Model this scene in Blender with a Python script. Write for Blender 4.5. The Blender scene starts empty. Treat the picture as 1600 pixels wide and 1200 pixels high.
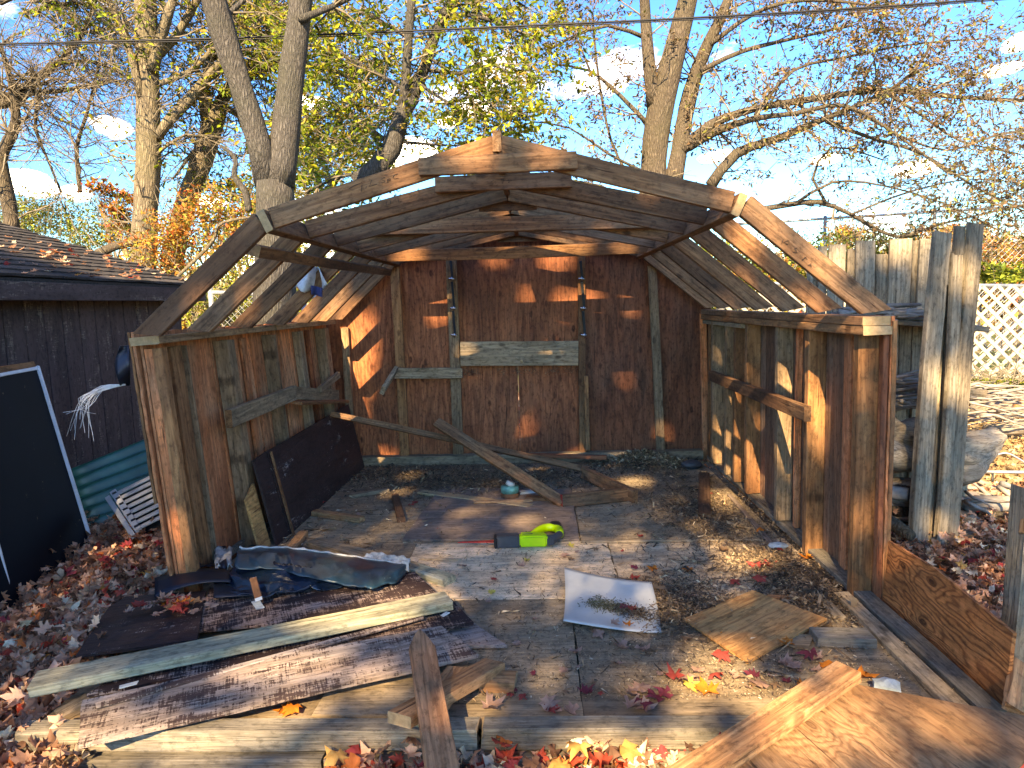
import bpy, bmesh, math, random
import numpy as np
from mathutils import Vector, Matrix, noise

# ------------------------------------------------------------------ camera, sky, sun, exposure
SC = bpy.context.scene
F, PITCH, ROLL, YAW = 1082.6, 0.1161, -0.0297, -0.0396
CAM = Vector((0.149, -2.069, 1.324))
fw = Vector((math.sin(YAW) * math.cos(PITCH), math.cos(YAW) * math.cos(PITCH), -math.sin(PITCH)))
r_ = fw.cross(Vector((0, 0, 1))).normalized(); u_ = r_.cross(fw)
CR = r_ * math.cos(ROLL) + u_ * math.sin(ROLL); CU = -r_ * math.sin(ROLL) + u_ * math.cos(ROLL)
cd = bpy.data.cameras.new('camera'); cam = bpy.data.objects.new('camera', cd); SC.collection.objects.link(cam)
cd.sensor_fit = 'HORIZONTAL'; cd.sensor_width = 36; cd.lens = 36 * F / 1600; cd.clip_start = .05; cd.clip_end = 2000
m3 = Matrix((CR, CU, -fw)).transposed()
cam.matrix_world = Matrix.Translation(CAM) @ m3.to_4x4()
SC.camera = cam

SUN = Vector((.17, .83, -.60)).normalized()          # direction the sunlight travels
world = bpy.data.worlds.new('World'); SC.world = world; world.use_nodes = True
wn, wl = world.node_tree.nodes, world.node_tree.links
wn.clear()
el = math.asin(-SUN.z); rot = math.atan2(-SUN.x, -SUN.y)
sky = wn.new('ShaderNodeTexSky'); sky.sky_type = 'NISHITA'; sky.sun_disc = False
sky.sun_elevation = el; sky.sun_rotation = rot; sky.air_density = .8; sky.dust_density = 0.0; sky.ozone_density = 3.0
hs = wn.new('ShaderNodeHueSaturation'); hs.inputs['Saturation'].default_value = 1.07; hs.inputs['Value'].default_value = .345; hs.inputs['Hue'].default_value = .487
wl.new(sky.outputs[0], hs.inputs['Color'])
gm = wn.new('ShaderNodeGamma'); gm.inputs['Gamma'].default_value = 2.2; wl.new(hs.outputs[0], gm.inputs['Color'])
tcw = wn.new('ShaderNodeTexCoord')
def wmath(op, a, b=None, clamp=False):
    n = wn.new('ShaderNodeMath'); n.operation = op; n.use_clamp = clamp
    for i, v in enumerate((a, b)):
        if v is None: continue
        if isinstance(v, (int, float)): n.inputs[i].default_value = v
        else: wl.new(v, n.inputs[i])
    return n.outputs[0]
nz = wn.new('ShaderNodeTexNoise'); nz.inputs['Scale'].default_value = 9; nz.inputs['Detail'].default_value = 9; nz.inputs['Roughness'].default_value = .62
mpw = wn.new('ShaderNodeMapping'); mpw.inputs['Scale'].default_value = (1, 1, 2.2)
wl.new(tcw.outputs['Generated'], mpw.inputs[0]); wl.new(mpw.outputs[0], nz.inputs['Vector'])
acc = None
def pixdir(px, py): return (fw + CR * (px - 800) / F + CU * (600 - py) / F).normalized()
for px, py, sx, sy in [(170, 200, 60, 30), (50, 285, 75, 34), (120, 300, 40, 22), (650, 235, 60, 34), (600, 255, 50, 22), (745, 168, 60, 30), (800, 170, 26, 24),
                       (1590, 68, 45, 26), (1570, 108, 60, 18), (1430, 262, 70, 22), (1290, 250, 45, 16), (1120, 245, 60, 20), (480, 160, 60, 20), (700, 190, 30, 20), (330, 315, 50, 18)]:
    d = pixdir(px, py); dx = (pixdir(px + sx, py) - d); dy = (pixdir(px, py + sy) - d)
    lx, ly = dx.length, dy.length
    sub = wn.new('ShaderNodeVectorMath'); sub.operation = 'SUBTRACT'; wl.new(tcw.outputs['Generated'], sub.inputs[0]); sub.inputs[1].default_value = d
    def dot(v):
        n = wn.new('ShaderNodeVectorMath'); n.operation = 'DOT_PRODUCT'; wl.new(sub.outputs[0], n.inputs[0]); n.inputs[1].default_value = v; return n.outputs['Value']
    a = dot(dx / lx / lx); b = dot(dy / ly / ly); c = dot(d * 6)
    r2 = wmath('ADD', wmath('ADD', wmath('MULTIPLY', a, a), wmath('MULTIPLY', b, b)), wmath('MULTIPLY', c, c))
    v = wmath('SUBTRACT', 1.0, wmath('MULTIPLY', r2, 1.25), True)
    acc = v if acc is None else wmath('MAXIMUM', acc, v)
nz2 = wn.new('ShaderNodeTexNoise'); nz2.inputs['Scale'].default_value = 2.6; nz2.inputs['Detail'].default_value = 9; nz2.inputs['Roughness'].default_value = .55
wl.new(mpw.outputs[0], nz2.inputs['Vector'])
wide = wmath('MULTIPLY', wmath('SUBTRACT', nz2.outputs[0], .588), 5.0, True)  # broad clouds over the whole sky, added for whiter fill light
cl = wmath('MULTIPLY', wmath('SUBTRACT', wmath('ADD', wmath('MULTIPLY', nz.outputs[0], 1.7), wmath('MULTIPLY', acc, 1.0)), 1.42), 3.0, True)
cl = wmath('MAXIMUM', cl, wide)
mixw = wn.new('ShaderNodeMixRGB'); wl.new(cl, mixw.inputs[0]); sepw = wn.new('ShaderNodeSeparateXYZ'); wl.new(tcw.outputs['Generated'], sepw.inputs[0])
lowf = wn.new('ShaderNodeMapRange'); lowf.interpolation_type = 'SMOOTHSTEP'; wl.new(sepw.outputs[2], lowf.inputs[0]); lowf.inputs[1].default_value = -.05; lowf.inputs[2].default_value = .50; lowf.inputs[3].default_value = .17; lowf.inputs[4].default_value = 1
lows = wn.new('ShaderNodeVectorMath'); lows.operation = 'SCALE'; wl.new(gm.outputs[0], lows.inputs[0]); wl.new(lowf.outputs[0], lows.inputs['Scale'])
wl.new(lows.outputs[0], mixw.inputs[1]); mixw.inputs[2].default_value = (10, 9.6, 9.2, 1)
bg = wn.new('ShaderNodeBackground'); bg.inputs['Strength'].default_value = .15
wl.new(mixw.outputs[0], bg.inputs['Color'])
wo = wn.new('ShaderNodeOutputWorld'); wl.new(bg.outputs[0], wo.inputs[0])

sl = bpy.data.lights.new('sun', 'SUN'); sl.energy = 2.1; sl.angle = math.radians(.53); sl.color = (1, .90, .76)
so = bpy.data.objects.new('sun', sl); SC.collection.objects.link(so); so.rotation_euler = SUN.to_track_quat('-Z', 'Y').to_euler(); so.location = (0, 0, 20)
SC.cycles.use_adaptive_sampling = False
vs = SC.view_settings; vs.view_transform = 'Standard'; vs.look = 'None'; vs.gamma = 1; vs.use_curve_mapping = False; vs.exposure = 3.33
vs.use_white_balance = True; vs.white_balance_temperature = 10700; vs.white_balance_tint = 10

# ------------------------------------------------------------------ helpers
rnd = random.Random(7)
nrg = np.random.default_rng(11)
COL = SC.collection
def ray(px, py): return fw + CR * (px - 800) / F + CU * (600 - py) / F
def G(px, py, z=0.0):                  # a point of the horizontal plane z
    d = ray(px, py); return CAM + d * ((z - CAM.z) / d.z)
def PY(px, py, y):                     # a point of the upright plane y
    d = ray(px, py); return CAM + d * ((y - CAM.y) / d.y)
def PX(px, py, x):                     # a point of the upright plane x
    d = ray(px, py); return CAM + d * ((x - CAM.x) / d.x)
WM = {}
def obj(name, me, parent=None, M=None, mat=None):
    o = bpy.data.objects.new(name, me); COL.objects.link(o)
    M = M or Matrix.Identity(4); WM[o] = M
    if parent is not None:
        o.parent = parent; o.matrix_basis = WM[parent].inverted() @ M
    else: o.matrix_basis = M
    if mat is not None and me is not None and not me.materials: me.materials.append(mat)
    return o
def tag(o, label, cat, group=None, kind=None):
    if label: o['label'] = label
    if cat: o['category'] = cat
    if group: o['group'] = group
    if kind: o['kind'] = kind
    return o
def thing(name, label, cat, loc=(0, 0, 0), group=None):
    o = obj(name, None, None, Matrix.Translation(Vector(loc))); o.empty_display_size = .1
    return tag(o, label, cat, group)
def mesh(verts, faces, name='mesh', smooth=False, cols=None):
    me = bpy.data.meshes.new(name)
    verts = np.asarray(verts, dtype=np.float32)
    if isinstance(faces, np.ndarray):
        n, k = faces.shape
        me.vertices.add(len(verts)); me.vertices.foreach_set('co', verts.ravel())
        me.loops.add(n * k); me.loops.foreach_set('vertex_index', faces.ravel().astype(np.int32))
        me.polygons.add(n); me.polygons.foreach_set('loop_start', np.arange(0, n * k, k, dtype=np.int32))
        me.update(calc_edges=True)
    else:
        me.from_pydata(verts.tolist(), [], faces)
    if smooth: me.polygons.foreach_set('use_smooth', [True] * len(me.polygons))
    if cols is not None:
        ca = me.color_attributes.new('Col', 'FLOAT_COLOR', 'POINT')
        c4 = np.ones((len(verts), 4), dtype=np.float32); c4[:, :3] = cols; ca.data.foreach_set('color', c4.ravel())
    me.update()
    return me

# ------------------------------------------------------------------ materials
class NT:
    def __init__(s, name):
        s.m = bpy.data.materials.new(name); s.m.use_nodes = True; s.t = s.m.node_tree; s.t.nodes.clear()
        s.out = s.t.nodes.new('ShaderNodeOutputMaterial'); s.bs = s.t.nodes.new('ShaderNodeBsdfPrincipled')
        s.t.links.new(s.bs.outputs[0], s.out.inputs[0]); s.bs.inputs['Specular IOR Level'].default_value = .25
    def set(s, sock, v):
        if v is None: return
        if isinstance(v, bpy.types.NodeSocket): s.t.links.new(v, sock)
        elif isinstance(v, (tuple, list)) and len(v) == 3 and sock.type == 'RGBA': sock.default_value = (*v, 1)
        else: sock.default_value = v
    def n(s, typ, out=0, **k):
        nd = s.t.nodes.new('ShaderNode' + typ)
        for key, v in k.items():
            if key.startswith('i_'):
                q = key[2:]; sock = nd.inputs[int(q)] if q.isdigit() else nd.inputs[q.replace('_', ' ')]
                s.set(sock, v)
            else: setattr(nd, key, v)
        return nd.outputs[out]
    def math(s, op, a, b=None, c=None, clamp=False):
        k = dict(i_0=a)
        if b is not None: k['i_1'] = b
        if c is not None: k['i_2'] = c
        return s.n('Math', operation=op, use_clamp=clamp, **k)
    def map(s, vec, scale, loc=(0, 0, 0)): return s.n('Mapping', i_Vector=vec, i_Scale=scale, i_Location=loc)
    def noise(s, vec, scale=1.0, detail=3.0, rough=.5, dist=0.0): return s.n('TexNoise', i_Vector=vec, i_Scale=scale, i_Detail=detail, i_Roughness=rough, i_Distortion=dist)
    def mix(s, f, a, b, mode='MIX'): return s.n('MixRGB', blend_type=mode, i_0=f, i_1=a, i_2=b)
    def step(s, v, lo, hi, a=0.0, b=1.0): return s.n('MapRange', i_0=v, i_1=lo, i_2=hi, i_3=a, i_4=b)
    def coords(s):
        tc = s.n('TexCoord', 3); r = s.n('ObjectInfo', 5 if True else 0)
        off = s.n('CombineXYZ', i_0=s.math('MULTIPLY', r, 37.0), i_1=s.math('MULTIPLY', r, 71.0), i_2=s.math('MULTIPLY', r, 13.0))
        return tc, s.n('VectorMath', operation='ADD', i_0=tc, i_1=off), r
    def bump(s, h, strength=.4, dist=.004, nrm=None):
        return s.n('Bump', i_Strength=strength, i_Distance=dist, i_Height=h)
    def finish(s, col, rough=.8, h=None, bs=.5, bd=.004):
        s.set(s.bs.inputs['Base Color'], col); s.set(s.bs.inputs['Roughness'], rough)
        if h is not None: s.set(s.bs.inputs['Normal'], s.bump(h, bs, bd))
        return s.m

def wood(name, c1, c2, grey=(.24, .22, .20), wamt=.5, freq=26, k=(.55, 7, 7), dark=.5, knots=.8, paint=None, pamt=0, dirt=0, rough=.82, vary=.25, blotch=None):
    """sawn or peeled timber, grain along local x. freq: how many rings, k: stretch of the grain field"""
    s = NT(name); tc, c, r = s.coords()
    # knots, flattened to the board's face
    sp = s.n('SeparateXYZ', i_0=c)
    spy = s.n('SeparateXYZ', 1, i_0=c)
    c2d = s.n('CombineXYZ', i_0=s.math('MULTIPLY', sp, 2.4), i_1=s.math('MULTIPLY', spy, 5.0))
    kd = s.n('TexVoronoi', voronoi_dimensions='2D', i_Vector=c2d, i_Scale=1.0)
    kf = s.math('POWER', 2.718, s.math('MULTIPLY', kd, -9.0))
    n1 = s.noise(s.map(c, k), 1.0, 4.0, .5, .3)
    fld = s.math('ADD', n1, s.math('MULTIPLY', kf, .13 * knots))
    ring = s.math('SINE', s.math('MULTIPLY', fld, freq * 6.283 / 2))
    ring = s.math('POWER', s.math('MULTIPLY_ADD', ring, .5, .5), 2.2)
    fib = s.noise(s.map(c, (11, 150, 150)), 1.0, 4, .7)
    wn_ = s.noise(s.map(c, (1.3, 3.5, 3.5), (5, 3, 1)), 1.0, 5, .62)
    big = s.noise(s.map(c, (.9, 1.2, 1.2), (9, 2, 7)), 1.0, 3, .5)
    col = s.mix(s.math('MULTIPLY', ring, dark * 1.3, clamp=True), c1, c2)
    gcol = s.mix(s.math('MULTIPLY', ring, .55), grey, tuple(x * .5 for x in grey))
    col = s.mix(s.step(wn_, .62 - .3 * wamt, .86 - .3 * wamt, 0, min(1, .35 + wamt)), col, gcol)
    col = s.mix(1.0, col, s.n('CombineXYZ', i_0=s.step(fib, .3, .7, .72, 1.22), i_1=s.step(fib, .3, .7, .72, 1.22), i_2=s.step(fib, .3, .7, .70, 1.22)), 'MULTIPLY')
    if knots > 0:
        kn = s.step(kd, .045, .085, .75 * knots, 0)
        col = s.mix(kn, col, tuple(x * .28 for x in c2))
    if blotch:
        col = s.mix(s.step(big, .5, .66, 0, .8), col, blotch)
    crk = s.step(s.noise(s.map(c, (3.0, 85, 85), (8, 1, 3)), 1.0, 3, .6), .66, .69, 0, .75)
    col = s.mix(crk, col, tuple(x * .22 for x in c2))
    lin = s.step(s.noise(s.map(c, (3.2, 62, 62), (2, 6, 1)), 1.0, 5, .65), .32, .68, .76, 1.2)
    col = s.mix(1.0, col, s.n('CombineXYZ', i_0=lin, i_1=lin, i_2=lin), 'MULTIPLY')
    h = s.math('ADD', s.math('SUBTRACT', s.math('MULTIPLY', ring, -.5), crk), s.math('MULTIPLY_ADD', lin, .6, fib))
    if paint:
        pn = s.noise(s.map(c, (3.0, 9, 9), (3, 8, 2)), 1.0, 8, .75)
        cr = s.noise(s.map(c, (14, 170, 170)), 1.0, 3, .6)
        cx = s.noise(s.map(c, (170, 14, 14)), 1.0, 3, .6)
        e = s.math('ADD', pn, s.math('MULTIPLY', s.math('SUBTRACT', s.math('MULTIPLY', s.math('ADD', cr, cx), .5), .5), .8))
        pm = s.step(e, .62 - .35 * pamt, .66 - .35 * pamt, 1, 0)
        pm = s.math('SUBTRACT', 1.0, pm)
        col = s.mix(pm, col, paint)
        h = s.math('MULTIPLY_ADD', pm, .6, h)
    if dirt:
        dn = s.noise(s.map(c, (2.2, 2.6, 2.6), (1, 7, 4)), 1.0, 7, .7)
        col = s.mix(s.step(dn, .5, .72, 0, dirt), col, (.095, .073, .054))
        sd = s.noise(s.map(c, (60, 60, 60)), 1.0, 2, .5)
        col = s.mix(s.math('MULTIPLY', s.step(sd, .66, .7, 0, 1), s.step(dn, .35, .6, .3, .0)), col, (.42, .33, .21))
    spk = s.step(s.noise(s.map(c, (26, 44, 44), (7, 7, 7)), 1.0, 4, .7), .36, .5, .62, 1.06)
    col = s.mix(1.0, col, s.n('CombineXYZ', i_0=spk, i_1=spk, i_2=spk), 'MULTIPLY')
    br = s.step(r, 0, 1, 1 - vary, 1 + vary)
    col = s.mix(1.0, col, s.n('CombineXYZ', i_0=br, i_1=br, i_2=br), 'MULTIPLY')
    st = s.step(s.noise(s.map(c, (2, 9, 9), (4, 4, 9)), 1.0, 4, .6), .3, .55, .55, 1.0)
    col = s.mix(.8, col, s.n('CombineXYZ', i_0=st, i_1=st, i_2=st), 'MULTIPLY')
    return s.finish(col, rough, h, .55, .0035)

M = {}
M['rafter'] = wood('rafter_timber', (0.262, 0.123, 0.056), (0.117, 0.047, 0.020), grey=(0.194, 0.116, 0.068), wamt=.6, freq=18, k=(.4, 8, 8), blotch=(0.097, 0.044, 0.023), vary=.3)
M['stud'] = wood('stud_timber', (0.347, 0.154, 0.062), (0.162, 0.064, 0.025), grey=(0.255, 0.150, 0.079), wamt=.5, freq=18, blotch=(0.174, 0.073, 0.033), vary=.3)
M['studgrey'] = wood('grey_stud_timber', (0.301, 0.175, 0.089), (0.162, 0.086, 0.042), grey=(0.292, 0.193, 0.113), wamt=.8, freq=18, vary=.2)
M['grey'] = wood('weathered_timber', (0.337, 0.218, 0.118), (0.168, 0.105, 0.057), grey=(0.348, 0.257, 0.161), wamt=1.0, freq=19)
M['silver'] = wood('silver_timber', (0.301, 0.230, 0.153), (0.145, 0.109, 0.073), grey=(0.273, 0.223, 0.156), wamt=.9, freq=20, k=(.3, 9, 9), knots=.5)
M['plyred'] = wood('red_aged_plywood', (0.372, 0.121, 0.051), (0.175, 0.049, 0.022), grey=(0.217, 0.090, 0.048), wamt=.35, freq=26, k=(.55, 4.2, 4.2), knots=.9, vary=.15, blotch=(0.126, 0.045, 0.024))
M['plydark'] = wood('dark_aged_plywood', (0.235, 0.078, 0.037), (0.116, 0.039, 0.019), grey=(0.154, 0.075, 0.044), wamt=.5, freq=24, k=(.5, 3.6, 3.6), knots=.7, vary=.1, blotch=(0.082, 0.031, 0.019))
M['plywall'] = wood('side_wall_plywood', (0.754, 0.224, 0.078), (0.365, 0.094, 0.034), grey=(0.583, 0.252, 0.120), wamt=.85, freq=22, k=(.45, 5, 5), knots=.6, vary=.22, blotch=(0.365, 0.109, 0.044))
M['plyshade'] = wood('shaded_bay_plywood', (0.264, 0.131, 0.070), (0.132, 0.061, 0.034), grey=(0.209, 0.142, 0.095), wamt=.7, freq=20, k=(.45, 5, 5), knots=.6, vary=.2, blotch=(0.121, 0.063, 0.038))  # sheathing colour darkened to put shade into the right wall's stud bays
M['plyfresh'] = wood('honey_plywood', (0.607, 0.300, 0.105), (0.330, 0.127, 0.040), grey=(0.396, 0.208, 0.090), wamt=.4, freq=26, k=(.5, 5, 5), knots=.7, vary=.06, blotch=(0.317, 0.150, 0.060))
M['plycath'] = wood('figured_plywood', (0.554, 0.196, 0.063), (0.190, 0.058, 0.019), grey=(0.292, 0.110, 0.049), wamt=.3, freq=56, k=(.9, 2.8, 2.8), dark=.65, knots=1, vary=.04)
M['plypink'] = wood('stained_plywood', (0.380, 0.207, 0.099), (0.225, 0.101, 0.044), grey=(0.207, 0.131, 0.083), wamt=.5, freq=50, k=(1.3, 3.0, 3.0), dark=.55, knots=.8, vary=.04, blotch=(0.190, 0.093, 0.043))
M['painted'] = wood('worn_brown_paint', (0.342, 0.239, 0.189), (0.197, 0.124, 0.090), grey=(0.373, 0.292, 0.255), wamt=.7, freq=16, paint=(.038, .021, .019), pamt=.50, knots=.4, vary=.06)
M['paintedlow'] = wood('flaking_brown_paint', (0.389, 0.282, 0.220), (0.216, 0.142, 0.101), grey=(0.400, 0.324, 0.278), wamt=.8, freq=16, paint=(.075, .045, .038), pamt=.30, knots=.4, vary=.06)
M['paintfull'] = wood('dark_brown_paint', (.33, .27, .23), (.19, .14, .11), grey=(.36, .33, .31), wamt=.7, freq=16, paint=(.040, .025, .023), pamt=.86, knots=.2, vary=.06, rough=.55)
M['treated'] = wood('green_treated_timber', (0.483, 0.430, 0.270), (0.276, 0.245, 0.140), grey=(0.391, 0.359, 0.259), wamt=.5, freq=22, k=(.25, 9, 9), knots=.5, vary=.05)
M['sill'] = wood('sill_timber', (.22, .175, .12), (.11, .085, .058), grey=(.24, .205, .155), wamt=1.0, freq=24, k=(.5, 26, 26), dark=.4, knots=.4, vary=.1, dirt=.5)
M['raw'] = wood('fresh_sawn_timber', (0.475, 0.239, 0.106), (0.238, 0.100, 0.041), grey=(0.261, 0.163, 0.100), wamt=.4, freq=17, k=(.35, 8, 8), knots=.7, vary=.1)
M['picket'] = wood('brown_picket_timber', (0.440, 0.206, 0.099), (0.207, 0.085, 0.040), grey=(0.303, 0.175, 0.105), wamt=.35, freq=24, k=(.5, 7, 7), knots=.7, vary=.05)
M['siding'] = wood('garage_siding', (0.240, 0.187, 0.150), (0.144, 0.110, 0.090), grey=(0.252, 0.209, 0.180), wamt=.7, freq=14, paint=(.085, .056, .054), pamt=.74, knots=.1, vary=.12)
M['deckmid'] = wood('pale_weathered_deck_plywood', (0.746, 0.530, 0.326), (0.430, 0.294, 0.178), grey=(0.774, 0.576, 0.373), wamt=.8, freq=22, k=(.7, 3.4, 3.4), knots=.2, vary=.05, dirt=.75)
M['deckfront'] = wood('dark_stained_deck_plywood', (0.318, 0.231, 0.143), (0.221, 0.158, 0.094), grey=(0.373, 0.283, 0.180), wamt=.5, freq=16, k=(.8, 3, 3), dark=.3, knots=.1, vary=.05, dirt=.75, blotch=(0.166, 0.115, 0.069))
M['deckback'] = wood('dirty_deck_plywood', (0.356, 0.259, 0.158), (0.238, 0.167, 0.101), grey=(0.370, 0.277, 0.175), wamt=.5, freq=14, k=(.8, 3, 3), dark=.3, knots=.1, vary=.05, dirt=.8, blotch=(0.198, 0.135, 0.081))
M['deckred'] = wood('reddish_floor_plywood', (0.240, 0.170, 0.126), (0.170, 0.116, 0.086), grey=(0.230, 0.175, 0.135), wamt=.4, freq=14, k=(.8, 3, 3), dark=.3, knots=.1, vary=.05, dirt=.75)
M['log'] = wood('log_wood', (0.306, 0.235, 0.156), (0.162, 0.117, 0.078), grey=(0.297, 0.261, 0.210), wamt=.8, freq=14, k=(.6, 12, 12), knots=.3)
M['garden'] = M['silver']

def simple(name, col, rough=.6, metal=0, nscale=8, namt=.25, bump=.0, spec=.3, scratch=None, cs=30):
    s = NT(name); tc, c, r = s.coords()
    n1 = s.noise(c, nscale, 5, .6); v = s.step(n1, .3, .7, 1 - namt, 1 + namt)
    cc = s.mix(1.0, col, s.n('CombineXYZ', i_0=v, i_1=v, i_2=v), 'MULTIPLY')
    if scratch:
        q = s.noise(c, cs, 6, .75); cc = s.mix(s.step(q, .66, .7, 0, .9), cc, scratch)
    s.bs.inputs['Metallic'].default_value = metal; s.bs.inputs['Specular IOR Level'].default_value = spec
    return s.finish(cc, rough, n1 if bump else None, bump, .01)
M['endgrain'] = simple('pale_end_grain', (.36, .235, .12), .8, nscale=60)
M['metal'] = simple('chrome_metal', (.55, .55, .55), .25, 1, 20, .1)
M['galv'] = simple('galvanised_steel', (.42, .46, .48), .45, .7, 12, .15)
M['black'] = simple('black_plastic', (.015, .016, .017), .4, 0, 30, .2)
M['darkgrey'] = simple('dark_grey_rubber', (.05, .052, .055), .5, 0, 40, .15)
M['lime'] = simple('lime_plastic', (.50, .72, .012), .35, 0, 20, .08, spec=.5)
M['redblade'] = simple('red_steel', (.55, .05, .04), .4, .3, 50, .3)
M['navy'] = simple('navy_panel_paint', (.0025, .005, .010), .65, 0, 3, .2, spec=.08, scratch=(.10, .085, .06), cs=16)
M['whiteedge'] = simple('white_edge', (.62, .66, .68), .5, 0, 20, .1)
M['green'] = simple('green_plastic_sheet', (.004, .10, .07), .35, 0, 6, .35, spec=.5)
M['louver'] = simple('grey_louver', (.36, .36, .35), .6, 0, 20, .2)
M['tarp'] = simple('dark_blue_vinyl', (.010, .034, .046), .34, 0, 14, .6, bump=.3, spec=.5, scratch=(.16, .30, .32), cs=26)
M['tarpgloss'] = simple('glossy_navy_vinyl', (.004, .012, .024), .22, 0, 9, .4, bump=.3, spec=.6, scratch=(.10, .14, .15), cs=9)
M['tarpblack'] = simple('black_vinyl', (.008, .012, .020), .4, 0, 9, .3, bump=.2, spec=.4)
M['tarpback'] = simple('grey_torn_backing', (.42, .40, .35), .9, 0, 18, .5, bump=.6, scratch=(.05, .045, .035), cs=14)
M['vinyl'] = simple('white_vinyl_sheet', (.48, .475, .42), .55, 0, 5, .15, scratch=(.16, .165, .15), cs=26)
M['can'] = simple('green_tin', (.10, .32, .25), .5, .2, 20, .4)
M['rust'] = simple('rusty_tin', (.17, .075, .035), .8, .2, 30, .4)
M['stonegrey'] = simple('grey_chip', (.35, .40, .40), .9, 0, 30, .3, bump=.3)
M['cable'] = simple('cable_rubber', (.012, .012, .013), .6, 0, 20, .1)
M['cloth'] = simple('grey_rag', (.50, .50, .48), .95, 0, 14, .4, bump=.5, scratch=(.12, .12, .12), cs=12)
M['blue'] = simple('blue_rag', (.03, .045, .13), .8, 0, 14, .3)
M['string'] = simple('frayed_white_fibre', (.55, .56, .56), .9, 0, 40, .2)
M['lattice'] = simple('pale_lattice_wood', (.40, .35, .26), .8, 0, 20, .25)
M['shingle'] = simple('dark_shingle', (.043, .039, .039), .95, 0, 60, .5, bump=.4)
for i_, f_ in enumerate((.75, 1.0, 1.35)): M['shingle%d' % i_] = simple('shingle_tone_%d' % i_, tuple(v * f_ for v in (.043, .039, .039)), .95, 0, 60, .5, bump=.4)
M['fascia'] = M['siding']
def attrmat(name, trans=.35, rough=.7, gain=1.0):
    s = NT(name); a = s.n('Attribute', attribute_name='Col')
    tc, c, r = s.coords()
    v = s.step(s.noise(c, 35, 3, .6), .3, .7, .78 * gain, 1.2 * gain)
    col = s.mix(1.0, a, s.n('CombineXYZ', i_0=v, i_1=v, i_2=v), 'MULTIPLY')
    s.finish(col, rough)
    if trans:
        tr = s.t.nodes.new('ShaderNodeBsdfTranslucent'); s.set(tr.inputs[0], col)
        mx = s.t.nodes.new('ShaderNodeMixShader'); mx.inputs[0].default_value = trans
        s.t.links.new(s.bs.outputs[0], mx.inputs[1]); s.t.links.new(tr.outputs[0], mx.inputs[2]); s.t.links.new(mx.outputs[0], s.out.inputs[0])
    return s.m
M['leaf'] = attrmat('leaf_surface'); M['chips'] = attrmat('debris_surface', 0, .9)
def barkmat(name, a, b, sc=1.0):
    s = NT(name); tc = s.n('TexCoord', 3)
    w = s.noise(s.map(tc, (3, 3, 1.2)), sc, 3, .5)
    c = s.n('VectorMath', operation='ADD', i_0=tc, i_1=s.n('VectorMath', operation='SCALE', i_0=s.n('CombineXYZ', i_0=w, i_1=w, i_2=w), i_Scale=.12))
    v = s.n('TexVoronoi', feature='DISTANCE_TO_EDGE', i_Vector=s.map(c, (22 * sc, 22 * sc, 4.0 * sc)), i_Scale=1.0)
    fine = s.noise(s.map(tc, (40, 40, 12)), sc, 5, .7)
    big = s.noise(tc, 2.2, 5, .65)
    f = s.step(s.math('ADD', s.math('MULTIPLY', v, 1.4), s.math('MULTIPLY', fine, .5)), .15, .75)
    col = s.mix(f, b, a)
    col = s.mix(s.step(big, .42, .65, 0, .6), col, tuple(x * y for x, y in zip(a, (.55, .6, .5))))
    h = s.math('ADD', f, s.math('MULTIPLY', fine, .6))
    return s.finish(col, .92, h, .9, .02)
M['bark'] = barkmat('tan_bark', (.27, .22, .15), (.075, .058, .04), 1.5)
M['barkdark'] = barkmat('grey_bark', (.12, .11, .10), (.045, .04, .036), 2.0)
M['barkmid'] = barkmat('brown_bark', (.16, .125, .09), (.05, .038, .028), 1.8)
M['twig'] = simple('twig_bark', (.17, .14, .10), .9, 0, 10, .3)

def groundmat():
    s = NT('leafy_soil'); tc = s.n('TexCoord', 3)
    n1 = s.noise(tc, .8, 5, .6); n2 = s.noise(tc, 14, 6, .7); n3 = s.noise(tc, 60, 3, .7)
    col = s.mix(s.step(n2, .35, .65), (.06, .042, .028), (.20, .145, .085))
    x = s.n('SeparateXYZ', i_0=tc); y = s.n('SeparateXYZ', 1, i_0=tc)
    far = s.math('MULTIPLY', s.step(x, 2.6, 3.6), s.step(y, 2.0, 3.2))
    col = s.mix(far, col, s.mix(s.step(n3, .35, .65), (.25, .165, .075), (.50, .37, .20)))
    grass = s.math('MULTIPLY', s.step(y, 8, 11), s.step(n1, .35, .5))
    col = s.mix(grass, col, s.mix(n3, (.05, .07, .02), (.12, .14, .04)))
    return s.finish(col, .95, s.math('ADD', n2, n3), .8, .03)
M['ground'] = groundmat()

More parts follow.
